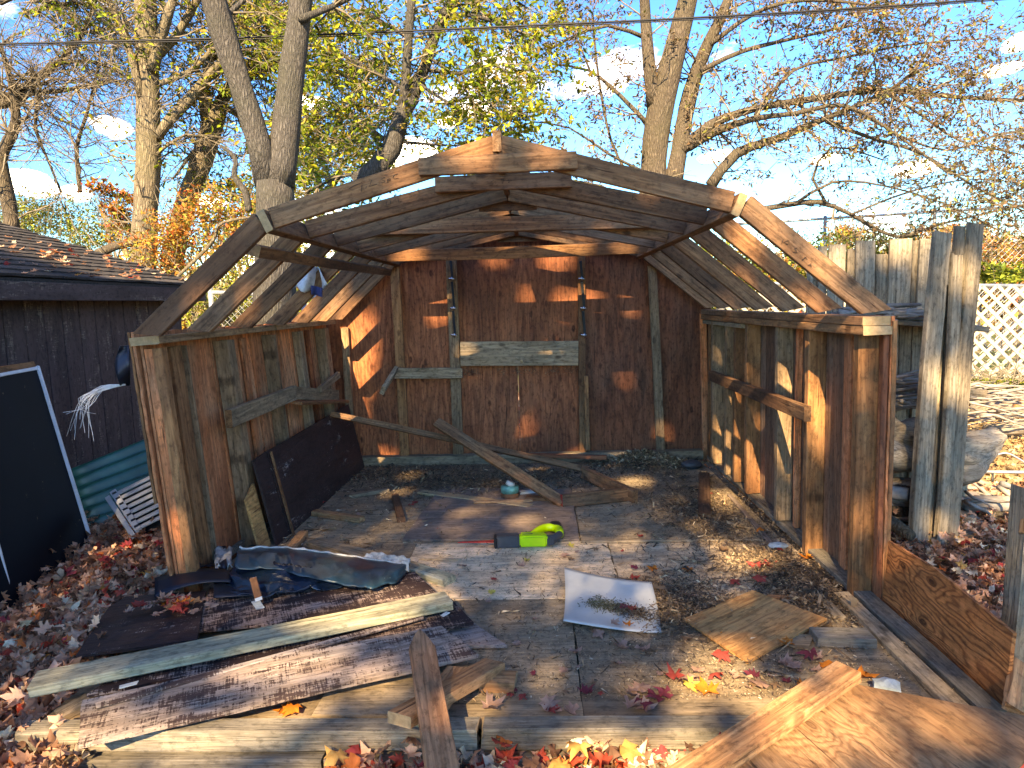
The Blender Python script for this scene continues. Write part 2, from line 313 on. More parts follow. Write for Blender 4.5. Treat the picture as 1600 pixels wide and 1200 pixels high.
# ------------------------------------------------------------------ geometry builders
def frame(p0, p1, n):
    X = (p1 - p0).normalized(); N = (Vector(n) - X * X.dot(Vector(n))).normalized(); Y = N.cross(X)
    return X, Y, N
def board_mesh(L, w, t, bev=.003, seg=4, warp=.0, rough=.0012, skew=(0, 0), taper=(0, 0), tip=None, seed=None, split=0):
    """box along x with bevelled arrises, a slight bow and uneven ends; w along y, t along z"""
    rr = random.Random(seed if seed is not None else rnd.random())
    b = min(bev, t * .3, w * .3); hw, ht = w / 2, t / 2
    prof = [(-hw, -ht + b), (-hw + b, -ht), (hw - b, -ht), (hw, -ht + b), (hw, ht - b), (hw - b, ht), (-hw + b, ht), (-hw, ht - b)]
    xs = [-L / 2 + L * i / seg for i in range(seg + 1)]
    if tip: xs = sorted(xs + [L / 2 - tip * .5, L / 2 - tip, L / 2 - tip * .2])
    V, Fc = [], []
    c1, c2, c3 = rr.uniform(-1, 1), rr.uniform(-1, 1), rr.uniform(-1, 1)
    for i, x in enumerate(xs):
        u = x / L * 2; s = 1.0
        if tip:
            d = (L / 2 - x) / tip
            if d < 1: s = max(.10, d ** .62)
        dy = warp * c1 * (1 - u * u); dz = warp * c2 * (1 - u * u); tw = warp * c3 * u * 1.2
        for (y, z) in prof:
            yy = y * s; xx = x
            if i == 0: xx += skew[0] * yy + rr.uniform(-1, 1) * rough * 3
            if i == len(xs) - 1: xx += skew[1] * yy + rr.uniform(-1, 1) * rough * 3
            V.append((xx, yy + dy - z * tw + rr.uniform(-1, 1) * rough, z + dz + y * tw + rr.uniform(-1, 1) * rough * .6))
    m = len(prof); k = len(xs)
    for i in range(k - 1):
        for j in range(m):
            a = i * m + j; c = i * m + (j + 1) % m
            Fc.append((a, c, c + m, a + m))
    Fc.append(tuple(reversed(range(m)))); Fc.append(tuple(range((k - 1) * m, k * m)))
    return mesh(V, Fc)
def board(name, p0, p1, w, t, mat, parent=None, n=(0, 0, 1), end=None, **k):
    p0, p1 = Vector(p0), Vector(p1); X, Y, N = frame(p0, p1, n)
    me = board_mesh((p1 - p0).length, w, t, **k)
    me.materials.append(M[mat])
    if end:
        me.materials.append(M[end])
        for p in list(me.polygons)[-2:]: p.material_index = 1
    Mx = Matrix((X, Y, N)).transposed().to_4x4(); Mx.translation = (p0 + p1) / 2
    return obj(name, me, parent, Mx)
def fboard(name, a, b, w, t, mat, z0=0.0, z1=None, parent=None, **k):
    """board lying on the floor, centre line of its top face from pixel a to pixel b of the photograph"""
    z1 = z0 if z1 is None else z1
    p0, p1 = G(*a, z0 + t), G(*b, z1 + t); p0.z -= t / 2; p1.z -= t / 2
    return board(name, p0, p1, w, t, mat, parent, **k)
def poly_panel(name, pts, t, mat, parent=None, n=None, xdir=None, jag=0.0, sub=1):
    """flat sheet with outline pts (3D, planar), thickness t against its normal; local x along xdir"""
    pts = [Vector(p) for p in pts]
    if n is None:
        n = Vector((0, 0, 0))
        for i in range(len(pts)): n += pts[i].cross(pts[(i + 1) % len(pts)])
    N = Vector(n).normalized(); X = Vector(xdir) if xdir else pts[1] - pts[0]
    X = (X - N * N.dot(X)).normalized(); Y = N.cross(X)
    c = sum(pts, Vector()) / len(pts)
    loc = [((p - c).dot(X), (p - c).dot(Y)) for p in pts]
    area = sum(loc[i][0] * loc[(i + 1) % len(loc)][1] - loc[(i + 1) % len(loc)][0] * loc[i][1] for i in range(len(loc)))
    if area < 0: loc.reverse()
    if jag:
        out = []
        for i in range(len(loc)):
            a, b = Vector(loc[i]), Vector(loc[(i + 1) % len(loc)]); L = (b - a).length; k = max(1, int(L / .05))
            d = Vector((-(b - a).y, (b - a).x)).normalized()
            for j in range(k):
                q = a + (b - a) * (j / k)
                if j: q += d * rnd.uniform(-jag, jag)
                out.append((q.x, q.y))
        loc = out
    k = len(loc)
    V = [(x, y, 0) for x, y in loc] + [(x, y, -t) for x, y in loc]
    Fc = [tuple(range(k)), tuple(reversed(range(k, 2 * k)))] + [(i + k, (i + 1) % k + k, (i + 1) % k, i) for i in range(k)]
    Mx = Matrix((X, Y, N)).transposed().to_4x4(); Mx.translation = c
    me = mesh(V, Fc)
    return obj(name, me, parent, Mx, M[mat])
def sheet(name, fn, nu, nv, t, mat, parent=None, smooth=True, origin=None, mat2=None):
    """bent sheet: fn(u,v)->world point, u,v in 0..1, given thickness t downward"""
    P = [[Vector(fn(i / nu, j / nv)) for j in range(nv + 1)] for i in range(nu + 1)]
    o = Vector(origin) if origin is not None else P[nu // 2][nv // 2].copy()
    top, bot = [], []
    for i in range(nu + 1):
        for j in range(nv + 1):
            du = P[min(i + 1, nu)][j] - P[max(i - 1, 0)][j]; dv = P[i][min(j + 1, nv)] - P[i][max(j - 1, 0)]
            N = du.cross(dv); N = N.normalized() if N.length > 1e-9 else Vector((0, 0, 1))
            top.append(P[i][j] - o); bot.append(P[i][j] - N * t - o)
    V = top + bot; K = len(top); w = nv + 1; Fc = []
    for i in range(nu):
        for j in range(nv):
            a = i * w + j; Fc.append((a, a + w, a + w + 1, a + 1)); Fc.append((a + K + 1, a + w + 1 + K, a + w + K, a + K))
    nf = len(Fc)
    for i in range(nu):
        for j, fl in ((0, 0), (nv, 1)):
            a = i * w + j; b = a + w; Fc.append((a, a + K, b + K, b) if not fl else (b, b + K, a + K, a))
    for j in range(nv):
        for i, fl in ((0, 1), (nu, 0)):
            a = i * w + j; b = a + 1; Fc.append((a, a + K, b + K, b) if not fl else (b, b + K, a + K, a))
    me = mesh(V, Fc, smooth=smooth); me.materials.append(M[mat])
    if mat2:
        me.materials.append(M[mat2])
        for p in me.polygons:
            if p.index < nf and p.index % 2 == 1 or p.index >= nf: p.material_index = 1
    return obj(name, me, parent, Matrix.Translation(o))
def crom(P, R, step=.12):
    """Catmull-Rom through points, radii interpolated"""
    if len(P) < 3: return list(P), list(R)
    Q, S = [], []
    for i in range(len(P) - 1):
        a, b, c, d = P[max(i - 1, 0)], P[i], P[i + 1], P[min(i + 2, len(P) - 1)]
        k = max(1, int((c - b).length / step))
        for j in range(k):
            t = j / k; t2, t3 = t * t, t * t * t
            Q.append(.5 * ((2 * b) + (c - a) * t + (2 * a - 5 * b + 4 * c - d) * t2 + (3 * b - a - 3 * c + d) * t3))
            S.append(R[i] + (R[i + 1] - R[i]) * t)
    Q.append(P[-1]); S.append(R[-1]); return Q, S
class Tubes:
    def __init__(s): s.V, s.F = [], []
    def add(s, P, R, sides=5, cap=False, lump=0.0):
        n0 = len(s.V); T = (P[1] - P[0]).normalized()
        A = T.orthogonal().normalized()
        for i, p in enumerate(P):
            T = (P[min(i + 1, len(P) - 1)] - P[max(i - 1, 0)]).normalized()
            A = (A - T * A.dot(T)); A = A.normalized() if A.length > 1e-6 else T.orthogonal().normalized()
            B = T.cross(A)
            for j in range(sides):
                a = 6.2832 * j / sides; r = R[i]
                if lump: r *= 1 + lump * noise.noise(Vector((p.x * 3 + math.cos(a) * 1.3, p.y * 3 + math.sin(a) * 1.3, p.z * 2.2))) * 1.4
                s.V.append(p + (A * math.cos(a) + B * math.sin(a)) * r)
        for i in range(len(P) - 1):
            for j in range(sides):
                a = n0 + i * sides + j; b = n0 + i * sides + (j + 1) % sides
                s.F.append((a, b, b + sides, a + sides))
        if cap:
            s.F.append(tuple(n0 + j for j in reversed(range(sides)))); s.F.append(tuple(n0 + (len(P) - 1) * sides + j for j in range(sides)))
    def build(s, name, mat, parent=None, origin=(0, 0, 0), smooth=True):
        o = Vector(origin); me = mesh([v - o for v in s.V], s.F, smooth=smooth)
        return obj(name, me, parent, Matrix.Translation(o), M[mat])
def rotmats(n, rng, flat=0.0, droop=None):
    """n random rotation matrices; flat>0 keeps leaf normals near vertical"""
    az = rng.uniform(0, 2 * np.pi, n); sp = rng.uniform(0, 2 * np.pi, n)
    tilt = np.abs(rng.normal(0, 1, n)) * (1 - flat) * 1.5
    tilt = np.minimum(tilt, np.pi)
    ca, sa, ct, st, cs, ss = np.cos(az), np.sin(az), np.cos(tilt), np.sin(tilt), np.cos(sp), np.sin(sp)
    Rz = np.zeros((n, 3, 3)); Rz[:, 0, 0] = ca; Rz[:, 0, 1] = -sa; Rz[:, 1, 0] = sa; Rz[:, 1, 1] = ca; Rz[:, 2, 2] = 1
    Rx = np.zeros((n, 3, 3)); Rx[:, 0, 0] = 1; Rx[:, 1, 1] = ct; Rx[:, 1, 2] = -st; Rx[:, 2, 1] = st; Rx[:, 2, 2] = ct
    Rs = np.zeros((n, 3, 3)); Rs[:, 0, 0] = cs; Rs[:, 0, 1] = -ss; Rs[:, 1, 0] = ss; Rs[:, 1, 1] = cs; Rs[:, 2, 2] = 1
    return Rz @ Rx @ Rs
def scatter(name, T, Fc, pos, rots, scl, cols, mat, parent=None, origin=(0, 0, 0), jit=0.0):
    """many small real pieces in one mesh: template T (k,3) faces Fc (m,q)"""
    pos = np.asarray(pos, dtype=np.float64); n = len(pos); T = np.asarray(T, float); k = len(T); Fc = np.asarray(Fc)
    TT = np.broadcast_to(T, (n, k, 3)).copy()
    if jit: TT += nrg.normal(0, jit, TT.shape)
    V = np.einsum('nij,nkj->nki', rots, TT * np.asarray(scl).reshape(n, 1, -1)) + (pos - np.asarray(origin))[:, None, :]
    FF = (Fc[None] + (np.arange(n) * k)[:, None, None]).reshape(-1, Fc.shape[1])
    C = np.repeat(np.asarray(cols), k, axis=0)
    me = mesh(V.reshape(-1, 3), FF, cols=C)
    return obj(name, me, parent, Matrix.Translation(Vector(origin)), M[mat])
LEAF_T = np.array([(0, -.5, 0), (.22, -.1, .07), (0, .02, 0), (-.22, -.1, .07), (.17, .25, .03), (0, .55, -.1), (-.17, .25, .03)])
LEAF_F = np.array([(0, 1, 2), (0, 2, 3), (1, 4, 2), (2, 6, 3), (2, 4, 5), (2, 5, 6)])
LEAF4_T = np.array([(0, -.5, 0), (.2, 0, .06), (0, .5, -.06), (-.2, 0, .06)]); LEAF4_F = np.array([(0, 1, 2), (0, 2, 3)])
# maple leaf: five pointed lobes
mp = [(0, -.50), (.05, -.30), (.30, -.36), (.24, -.22), (.50, -.02), (.33, .02), (.36, .22), (.16, .14), (.10, .30), (0, .55), (-.10, .30), (-.16, .14), (-.36, .22), (-.33, .02), (-.50, -.02), (-.24, -.22), (-.30, -.36), (-.05, -.30)]
def maple(curl, tw=0.0):
    V = [(0, -.05, 0)] + [(x, y, curl * (x * x * 1.6 + y * y * .9) + tw * x * y + .05 * math.sin(i * 2.4)) for i, (x, y) in enumerate(mp)]
    Fc = [(0, i + 1, (i + 1) % len(mp) + 1) for i in range(len(mp))]
    return np.array(V), np.array(Fc)
def pal(cols, w, n, rng=nrg, jitter=.15):
    c = np.array(cols)[rng.choice(len(cols), n, p=np.array(w) / sum(w))]
    return np.clip(c * (1 + rng.normal(0, jitter, (n, 1))), .003, 1)
LITTER = [(0.8, 0.472, 0.303), (0.632, 0.333, 0.206), (0.436, 0.222, 0.128), (0.241, 0.121, 0.071), (0.653, 0.102, 0.059), (0.8, 0.222, 0.059), (0.478, 0.069, 0.067), (0.74, 0.403, 0.118), (0.8, 0.644, 0.45)]
LITW = [22, 24, 22, 18, 4, 4, 3, 1, 7]

def gz(x, y):
    z = -.15 - .05 * max(0, min(1.6, -x - 1.7))
    z += .025 * noise.noise(Vector((x * .9, y * .9, 3.1))) + .012 * noise.noise(Vector((x * 3, y * 3, 1)))
    return z

# ------------------------------------------------------------------ ground
def make_ground():
    xs = [-400, -120, -50, -25, -14] + [-9 + .3 * i for i in range(71)] + [14, 20, 50, 120, 400]
    ys = [-60, -25, -12, -7] + [-4 + .3 * i for i in range(60)] + [15, 20, 30, 60, 150, 500]
    V = [(x, y, gz(x, y)) for x in xs for y in ys]; w = len(ys)
    Fc = [(i * w + j, (i + 1) * w + j, (i + 1) * w + j + 1, i * w + j + 1) for i in range(len(xs) - 1) for j in range(len(ys) - 1)]
    return tag(obj('ground', mesh(V, Fc, smooth=True), None, None, M['ground']), None, None, kind='structure')
make_ground()

# ------------------------------------------------------------------ the shed
SW, SL, WH = 1.525, 3.66, 1.225
KX, KZ, PZ = .985, 1.742, 1.975
shed = thing('shed', 'half dismantled brown wooden shed with bare roof rafters and open front', 'shed', (0, 0, 0))
T_ = .012
# deck
def dk(name, x0, x1, y0, y1, z, t, mat, xd=(1, 0, 0), jag=0):
    return poly_panel(name, [(x0, y0, z), (x1, y0, z), (x1, y1, z), (x0, y1, z)], t, mat, shed, (0, 0, 1), xd, jag)
ya = G(800, 936)[1]; yb = G(900, 846)[1]
dk('floor_panel', -1.52, .262, -.012, ya - .004, 0, .018, 'deckfront', jag=.003)
dk('floor_panel', .268, 1.47, -.012, ya - .004, -.003, .018, 'deckfront', jag=.003)
dk('floor_panel', -1.52, -.56, ya, yb, 0, .018, 'deckback')
dk('floor_panel', -.555, .50, ya, yb, .001, .018, 'deckmid', jag=.004)
dk('floor_panel', .505, 1.47, ya, yb, -.002, .018, 'deckmid', jag=.004)
yc = 3.60
dk('floor_panel', -1.55, .355, yb + .004, yc, -.001, .018, 'deckback')
dk('floor_panel', .36, 1.45, yb + .004, yc, 0, .018, 'deckback')
q = [G(628, 843, .014), G(905, 842, .014), G(893, 765, .014), G(690, 760, .014)]
poly_panel('floor_panel', [v for v in q], .012, 'deckred', shed, (0, 0, 1), (1, 0, 0), jag=.004)
# joists under the deck and front sill beams
for y in (.5, 1.1, 1.7, 2.3, 2.9, 3.5): board('joist', (-1.5, y, -.09), (1.45, y, -.09), .038, .12, 'sill', shed, n=(0, 0, 1))
zs = .045
board('sill_beam', (-1.53, -.055, -.006), (-.068, -.055, -.006), .075, .07, 'sill', shed, n=(0, 0, 1), end='endgrain', bev=.006, rough=.003)
board('sill_beam', (-.058, -.053, -.007), (1.53, -.053, -.007), .075, .07, 'sill', shed, n=(0, 0, 1), end='endgrain', bev=.006, rough=.003)
board('base_beam', (-1.50, -.07, -.09), (-.55, -.07, -.09), .085, .075, 'sill', shed, n=(0, 0, 1), bev=.006)
board('base_beam', (-.54, -.075, -.09), (.85, -.075, -.09), .085, .075, 'sill', shed, n=(0, 0, 1), bev=.006)
board('base_beam', (.86, -.08, -.09), (1.55, -.08, -.09), .085, .075, 'sill', shed, n=(0, 0, 1), bev=.006)
# right bottom plates, running bare where the front part of the wall is gone
board('bottom_plate', (1.535, .0, .012), (1.55, 3.58, .016), .075, .032, 'sill', shed, n=(0, 0, 1), seg=8, rough=.002)
board('bottom_plate', (1.445, .03, .008), (1.45, .90, .010), .07, .028, 'grey', shed, n=(0, 0, 1), rough=.002)
board('bottom_plate', (-1.50, 3.615, .038), (1.48, 3.615, .038), .085, .076, 'grey', shed, n=(0, 0, 1), seg=6)
board('bottom_plate', (-1.60, .98, .018), (-1.54, 3.55, .018), .085, .036, 'sill', shed, n=(0, 0, 1), seg=6)

# ---- back wall
def gam(x):
    a = min(abs(x), SW)
    return WH + (SW - a) / (SW - KX) * (KZ - WH) if a > KX else PZ - a / KX * (PZ - KZ)
YB = 3.67
bw = None
def bx_(px, py=600): return PY(px, py, YB)[0]
def bpanel(x0, x1, z0, z1, mat, t=.012, y=YB, parent=None, name='wall_sheet'):
    xs = sorted({x0, x1} | {v for v in (-KX, 0, KX) if x0 < v < x1})
    top = [(x, y, (gam(x) - .01) if z1 is None else min(z1, gam(x) - .01)) for x in xs]
    pts = [(x0, y, z0), (x1, y, z0)] + list(reversed(top))
    return poly_panel(name, pts, t, mat, parent, (0, -1, 0), (0, 0, 1))
bw = bpanel(-1.64, bx_(622), .0, None, 'plyred', parent=shed, name='back_wall')
bw['label'] = 'rear wall of reddish plywood sheets between grey studs'
xL1, xL2, xD1, xD2, xR1 = bx_(622), bx_(711), bx_(722), bx_(905), bx_(1026)
bpanel(xL1 + .003, xL2, .0, None, 'plyred', parent=bw)
bpanel(xL2 + .003, xD2 + .02, .88, None, 'plyred', y=YB + .012, parent=bw, name='door_sheet')
bpanel(xL2 + .003, (xD1 + xD2) / 2 - .02, .0, .875, 'plyred', y=YB + .012, parent=bw, name='door_sheet')
bpanel((xD1 + xD2) / 2 - .016, xD2 + .02, .0, .875, 'plyred', y=YB + .012, parent=bw, name='door_sheet')
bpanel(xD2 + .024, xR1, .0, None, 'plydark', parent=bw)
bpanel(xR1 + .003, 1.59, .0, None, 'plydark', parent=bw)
def bstud(px0, py0, px1, py1, w, mat, y=YB - .012, t=.038, **k):
    a = PY(px0, py0, y - t); b = PY(px1, py1, y - t); a.y = b.y = y - t / 2
    return board('stud', a, b, w, t, mat, bw, n=(0, -1, 0), **k)
bstud(616, 415, 632, 712, .075, 'stud', warp=.006)
bstud(703, 370, 716, 712, .085, 'studgrey', warp=.004)
bstud(908, 362, 911, 706, .06, 'stud')
bstud(916, 588, 919, 704, .035, 'stud', y=YB - .05)
bstud(1019, 415, 1033, 708, .07, 'studgrey', warp=.006)
bstud(538, 512, 549, 722, .06, 'studgrey', warp=.005)
bstud(1099, 490, 1104, 722, .05, 'plywall')
a, b = PY(720, 553, YB - .06), PY(903, 552, YB - .06)
board('cross_board', a, b, .20, .032, 'grey', bw, n=(0, -1, 0), warp=.003).__setitem__('label', 'wide grey weathered crosspiece')
kn = Tubes(); cpt = PY(815, 564, YB - .079); kn.add([cpt, cpt + Vector((0, -.012, 0))], [.012, .012], 10, True); kn.build('bolt_washer', 'endgrain', bw)
# slotted rails hanging on the door posts
for px, tw in ((706, 0), (909, 0)):
    y = YB - .062
    for k, (pa, pb) in enumerate([((px - 2, 408), (px + 1, 436)), ((px + 0, 440), (px + 4, 482)), ((px + 2, 486), (px + 5, 524))]):
        a, b = PY(*pa, y), PY(*pb, y)
        r = board('rail', a, b, .022, .008, 'black', bw, n=(-.4, -1, 0))
        cl_ = Tubes(); q = PY(pb[0] - 1, pb[1], y - .006); cl_.add([q + Vector((-.028, 0, .006)), q + Vector((.02, 0, 0))], [.008, .007], 6, True)
        cl_.add([q + Vector((0, 0, .018)), q + Vector((.002, 0, -.018))], [.006, .006], 6, True)
        c_ = cl_.build('rail_clip', 'metal', bw)

# ---- side walls
def lx(y): return -1.552 + (y - 1.0) * (.04 / 2.66)          # the left wall splays outward at the front
def lwp(px, py): # point on the left wall's inner face
    p = PX(px, py, -1.57)
    for _ in range(6): p = PX(px, py, lx(p.y) + .0)
    return p
YL0, YR0 = 1.02, .86
LT = 1.205
def lw_panel(pxa, pxb, mat, off=0.0, name='wall_sheet', parent=None, z0=-.02, z1=LT):
    ya_ = lwp(pxa, 620).y if pxa else YL0; yb_ = lwp(pxb, 620).y if pxb else 3.66
    P = [(lx(ya_) - off, ya_, z0), (lx(yb_) - off, yb_, z0), (lx(yb_) - off, yb_, z1), (lx(ya_) - off, ya_, z1)]
    return poly_panel(name, P, .012, mat, parent, (1, -.015, 0), (0, 0, 1))
lw = lw_panel(0, 291, 'plywall', .10, 'side_wall', shed)
lw['label'] = 'left side wall leaning outward'
for i, (a, b) in enumerate([(292, 328), (329, 362), (363, 396), (397, 420), (421, 441), (442, 462), (463, 485), (486, 0)]):
    lw_panel(a, b, 'plywall', .10 + (i % 2) * .003, 'wall_sheet', lw)
P = [(lx(YL0) - .125, YL0 - .01, -.10), (lx(3.66) - .125, 3.66, -.1), (lx(3.66) - .125, 3.66, LT + .02), (lx(YL0) - .125, YL0 - .01, LT + .045)]
poly_panel('outer_sheet', P, .014, 'plywall', lw, (1, -.015, 0), (0, 0, 1), jag=.004)
P = [(lx(YL0) - .143, YL0 - .012, .45), (lx(3.66) - .143, 3.66, .45), (lx(3.66) - .143, 3.66, LT + .02), (lx(YL0) - .143, YL0 - .012, LT + .045)]
poly_panel('outer_sheet', P, .012, 'stud', lw, (1, -.015, 0), (0, 0, 1), jag=.004)
def lstud(px, w, d, mat, z0=.0, z1=LT - .04, inset=None, lean=0.0):
    """stud on the left wall: w along the wall, d deep from the sheathing toward the room"""
    y = max(lwp(px, 640).y, YL0 + w / 2); x = lx(y) - .098 + d / 2
    return board('stud', (x, y + lean, z0), (x, y, z1), w, d, mat, lw, n=(1, -.015, 0), warp=.004)
lstud(232, .045, .085, 'stud'); lstud(216, .03, .04, 'plywall')
lstud(306, .10, .022, 'stud'); lstud(319, .02, .03, 'studgrey'); lstud(372, .085, .085, 'studgrey')
lstud(408, .06, .02, 'plywall'); lstud(440, .038, .085, 'studgrey'); lstud(452, .05, .02, 'plywall'); lstud(487, .09, .05, 'grey')
lstud(520, .10, .085, 'studgrey'); lstud(503, .04, .03, 'plyred')
# top plate, in two lengths
def lpt(y, z, dx=0): return Vector((lx(y) - .072 + dx, y, z))
board('top_plate', lpt(YL0 - .03, LT + .0), lpt(2.35, LT + .005), .135, .038, 'studgrey', lw, n=(0, 0, 1), end='endgrain', rough=.002)
board('top_plate', lpt(2.36, LT + .004), lpt(3.62, LT + .006), .135, .038, 'studgrey', lw, n=(0, 0, 1), rough=.002)
pv = Vector((-1.6, 0, LT)); RT = Matrix.Translation(pv) @ Matrix.Rotation(-.065, 4, 'Y') @ Matrix.Translation(-pv)   # the wall has tipped outward at the top
lw.matrix_basis = RT @ lw.matrix_basis; WM[lw] = RT @ WM[lw]
# right wall
RX = SW
rw = poly_panel('side_wall', [(RX + .055, YR0, -.02), (RX + .055, 1.18, -.02), (RX + .055, 1.18, LT), (RX + .055, YR0, LT)], .012, 'plywall', shed, (-1, 0, 0), (0, 0, 1))
rw['label'] = 'right side wall with bare studs'
def rwp(px, py=620, x=RX): return PX(px, py, x).y
cuts = [1.183] + sorted([rwp(v, 620, RX + .055) for v in (1300, 1262, 1222, 1196, 1160, 1130)]) + [3.66]
for i in range(len(cuts) - 1):
    y0, y1 = cuts[i] + .002, cuts[i + 1] - .002
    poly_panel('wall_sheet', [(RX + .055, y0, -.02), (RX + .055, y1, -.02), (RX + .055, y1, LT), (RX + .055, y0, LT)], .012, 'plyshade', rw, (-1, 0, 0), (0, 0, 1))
poly_panel('outer_sheet', [(RX + .078, YR0 - .012, -.1), (RX + .078, 3.66, -.1), (RX + .078, 3.66, LT), (RX + .078, YR0 - .012, LT + .02)], .014, 'plywall', rw, (-1, 0, 0), (0, 0, 1), jag=.004)
def rstud(px, w, d, mat, z0=.036, z1=LT - .055, lean=0, x=None):
    y = rwp(px, 640, RX + .03); xx = RX + .054 - d / 2
    return board('stud', (xx, y - lean, z0), (xx, y, z1), w, d, mat, rw, n=(-1, 0, 0), warp=.004)
rstud(1358, .045, .088, 'stud', z0=.0); rstud(1279, .05, .088, 'stud', z0=.0, lean=.01); rstud(1229, .05, .088, 'studgrey', lean=.02)
rstud(1245, .03, .03, 'plywall'); rstud(1180, .05, .088, 'stud', lean=.02); rstud(1161, .04, .088, 'stud'); rstud(1147, .05, .088, 'studgrey')
rstud(1127, .055, .1, 'studgrey'); rstud(1116, .05, .07, 'stud'); rstud(1101, .09, .05, 'plyred'); rstud(1320, .07, .02, 'plywall'); rstud(1338, .05, .03, 'grey')
board('corner_post', (RX + .09, YR0 - .006, -.08), (RX + .09, YR0 - .006, LT - .0), .03, .02, 'stud', rw, n=(-1, 0, 0), warp=.01)
board('corner_post', (RX + .06, YR0 - .02, -.08), (RX + .055, YR0 - .02, LT - .06), .022, .012, 'plyred', rw, n=(0, -1, 0), warp=.01)
for k, z in enumerate((LT - .036, LT + .003)):
    board('top_plate', (RX + .005, YR0 - .05 + .01 * k, z), (RX + .002, 3.62, z), .115, .037, 'stud' if k == 0 else 'rafter', rw, n=(0, 0, 1), end='endgrain', seg=8, rough=.002)
board('spacer_board', (RX - .01, 2.55, LT - .075), (RX - .01, 3.6, LT - .075), .07, .03, 'grey', rw, n=(0, 0, 1))

# ---- roof frame: seven gambrel trusses
ridge = board('ridge_board', (0, .865, PZ + .012), (0, 3.62, PZ - .075), .036, .085, 'rafter', shed, n=(0, 0, 1), end='raw')
RW = .086
trY = [.90, 1.36, 1.83, 2.33, 2.78, 3.2, 3.60]
roof_parts = []
def gus(y, i): return PY(790, 256, .86).z if i == 0 else PY(790, 285, y - .04).z if i == 1 else PZ - .075
for i, y in enumerate(trY):
    sag = [.012, -.012, -.012, -.02, -.03, -.03, -.03][i]
    xl = lx(max(y, YL0)) + .0
    tr = board('roof_truss', (-.325, y - .04, gus(y, i)), (.325, y - .04, gus(y, i) + .002), .072, .034, 'rafter', shed, n=(0, -1, 0), seg=4) if i in (0, 1, 5) else None
    if tr is None:
        tr = board('roof_truss', (-.16, y + .03, PZ - .10 + sag), (.16, y + .03, PZ - .10 + sag), .06, .012, 'rafter', shed, n=(0, -1, 0), seg=2)
    ins = RW / 2
    # upper rafters
    for s in (-1, 1):
        p = Vector((s * .012, y, PZ - ins + .004 + sag + (.022 if i == 0 else 0))); kx = KX if s > 0 else -KX
        kpt = Vector((kx - s * .02, y, KZ - ins + .012))
        board('rafter', p, kpt, RW, .036, 'rafter', tr, n=(0, -1, 0), seg=4, warp=.002, skew=(0, .35 * s * 0))
        foot = Vector((1.56, y, WH + .02)) if s > 0 else Vector((xl - .0, y + .0, WH + .01))
        k2 = Vector((kx + s * .028, y, KZ - ins - .0))
        dirv = (foot - k2).normalized()
        board('rafter', k2, foot, RW + .004, .036, 'rafter', tr, n=(0, -1, 0), seg=4, warp=.002, skew=(0, s * .9))
# pencil marks and scribbles on the timber
def marks(parent, y, sc_, ox, oy, strokes, r=.0011):
    t = Tubes()
    for st_ in strokes: t.add([PY(ox + a / sc_, oy + b / sc_, y) for a, b in st_], [r] * len(st_), 4, True)
    t.build('pencil_mark', 'cable', parent, PY(ox, oy, y))['kind'] = 'stuff'
trs = [o for o in shed.children if o.name.startswith('roof_truss')]
marks(trs[0], trY[0] - .020, 7.27, 500, 240, [[(360, 412), (325, 400), (400, 360), (478, 328), (470, 430)], [(525, 370), (520, 400)], [(588, 300), (560, 375), (650, 345)], [(668, 333), (672, 337)], [(740, 270), (705, 280), (700, 300), (735, 310), (730, 330), (695, 332)], [(770, 285), (765, 330)], [(770, 288), (800, 285), (795, 305), (770, 312)], [(885, 230), (840, 243), (828, 270), (845, 287), (890, 278)], [(918, 262), (922, 266)]])
marks(trs[1], trY[1] - .020, 7.27, 500, 240, [[(760, 540), (755, 580), (800, 575), (800, 535)], [(885, 500), (892, 552), (925, 540)], [(1042, 455), (1005, 462), (1045, 482), (1015, 500)], [(1125, 395), (1105, 410), (1140, 425), (1125, 440), (1110, 425), (1125, 395)]])
marks(trs[1], trY[1] - .060, 7.27, 700, 230, [[(520, 380), (480, 398), (512, 408), (505, 430), (470, 432)], [(600, 372), (635, 365), (618, 412)], [(680, 370), (702, 373), (686, 385), (704, 395), (680, 402)], [(560, 420), (556, 440)]])
marks(trs[0], trY[0] - .020, 10.67, 1180, 350, [[(470, 250), (440, 330)], [(560, 270), (480, 300), (545, 345)], [(700, 400), (650, 410), (685, 445), (690, 478), (630, 468)], [(855, 545), (780, 605)], [(820, 550), (870, 590)], [(880, 690), (930, 660), (935, 715)], [(895, 680), (930, 695)]])
marks(trs[1], trY[1] - .020, 8.89, 880, 270, [[(680, 180), (615, 230), (600, 300), (700, 262), (775, 305)], [(960, 370), (965, 305), (1010, 290), (1015, 318), (970, 332), (1020, 372)], [(1165, 350), (1220, 375), (1205, 402)], [(1400, 350), (1345, 372), (1350, 400), (1395, 415)]])
# purlins under the knees
for s in (-1, 1):
    a = Vector((s * (KX + .002), .865, KZ - .045)); b = Vector((s * (KX + .0), 3.6, KZ - .05))
    board('knee_purlin', a, b, .036, .095, 'rafter', shed, n=(s * -.35, 0, 1) if False else (s * .45, 0, 1), end='endgrain', seg=6)

# front base timbers in the leaf litter
for nm, p, q, w, t, m, lab in [
    ('timber', (-1.52, -.185, -.14), (-.66, -.195, -.14), .075, .085, 'sill', 'grey squared timber below the front sill at its worn end'),
    ('timber', (-1.25, -.285, -.15), (-.55, -.295, -.15), .05, .03, 'raw', 'thin brown timber half under fallen leaves at the bottom edge')]:
    tag(board(nm, p, q, w, t, m, None, n=(0, 0, 1), bev=.006), lab, 'timber', 'timbers lying before the sill')

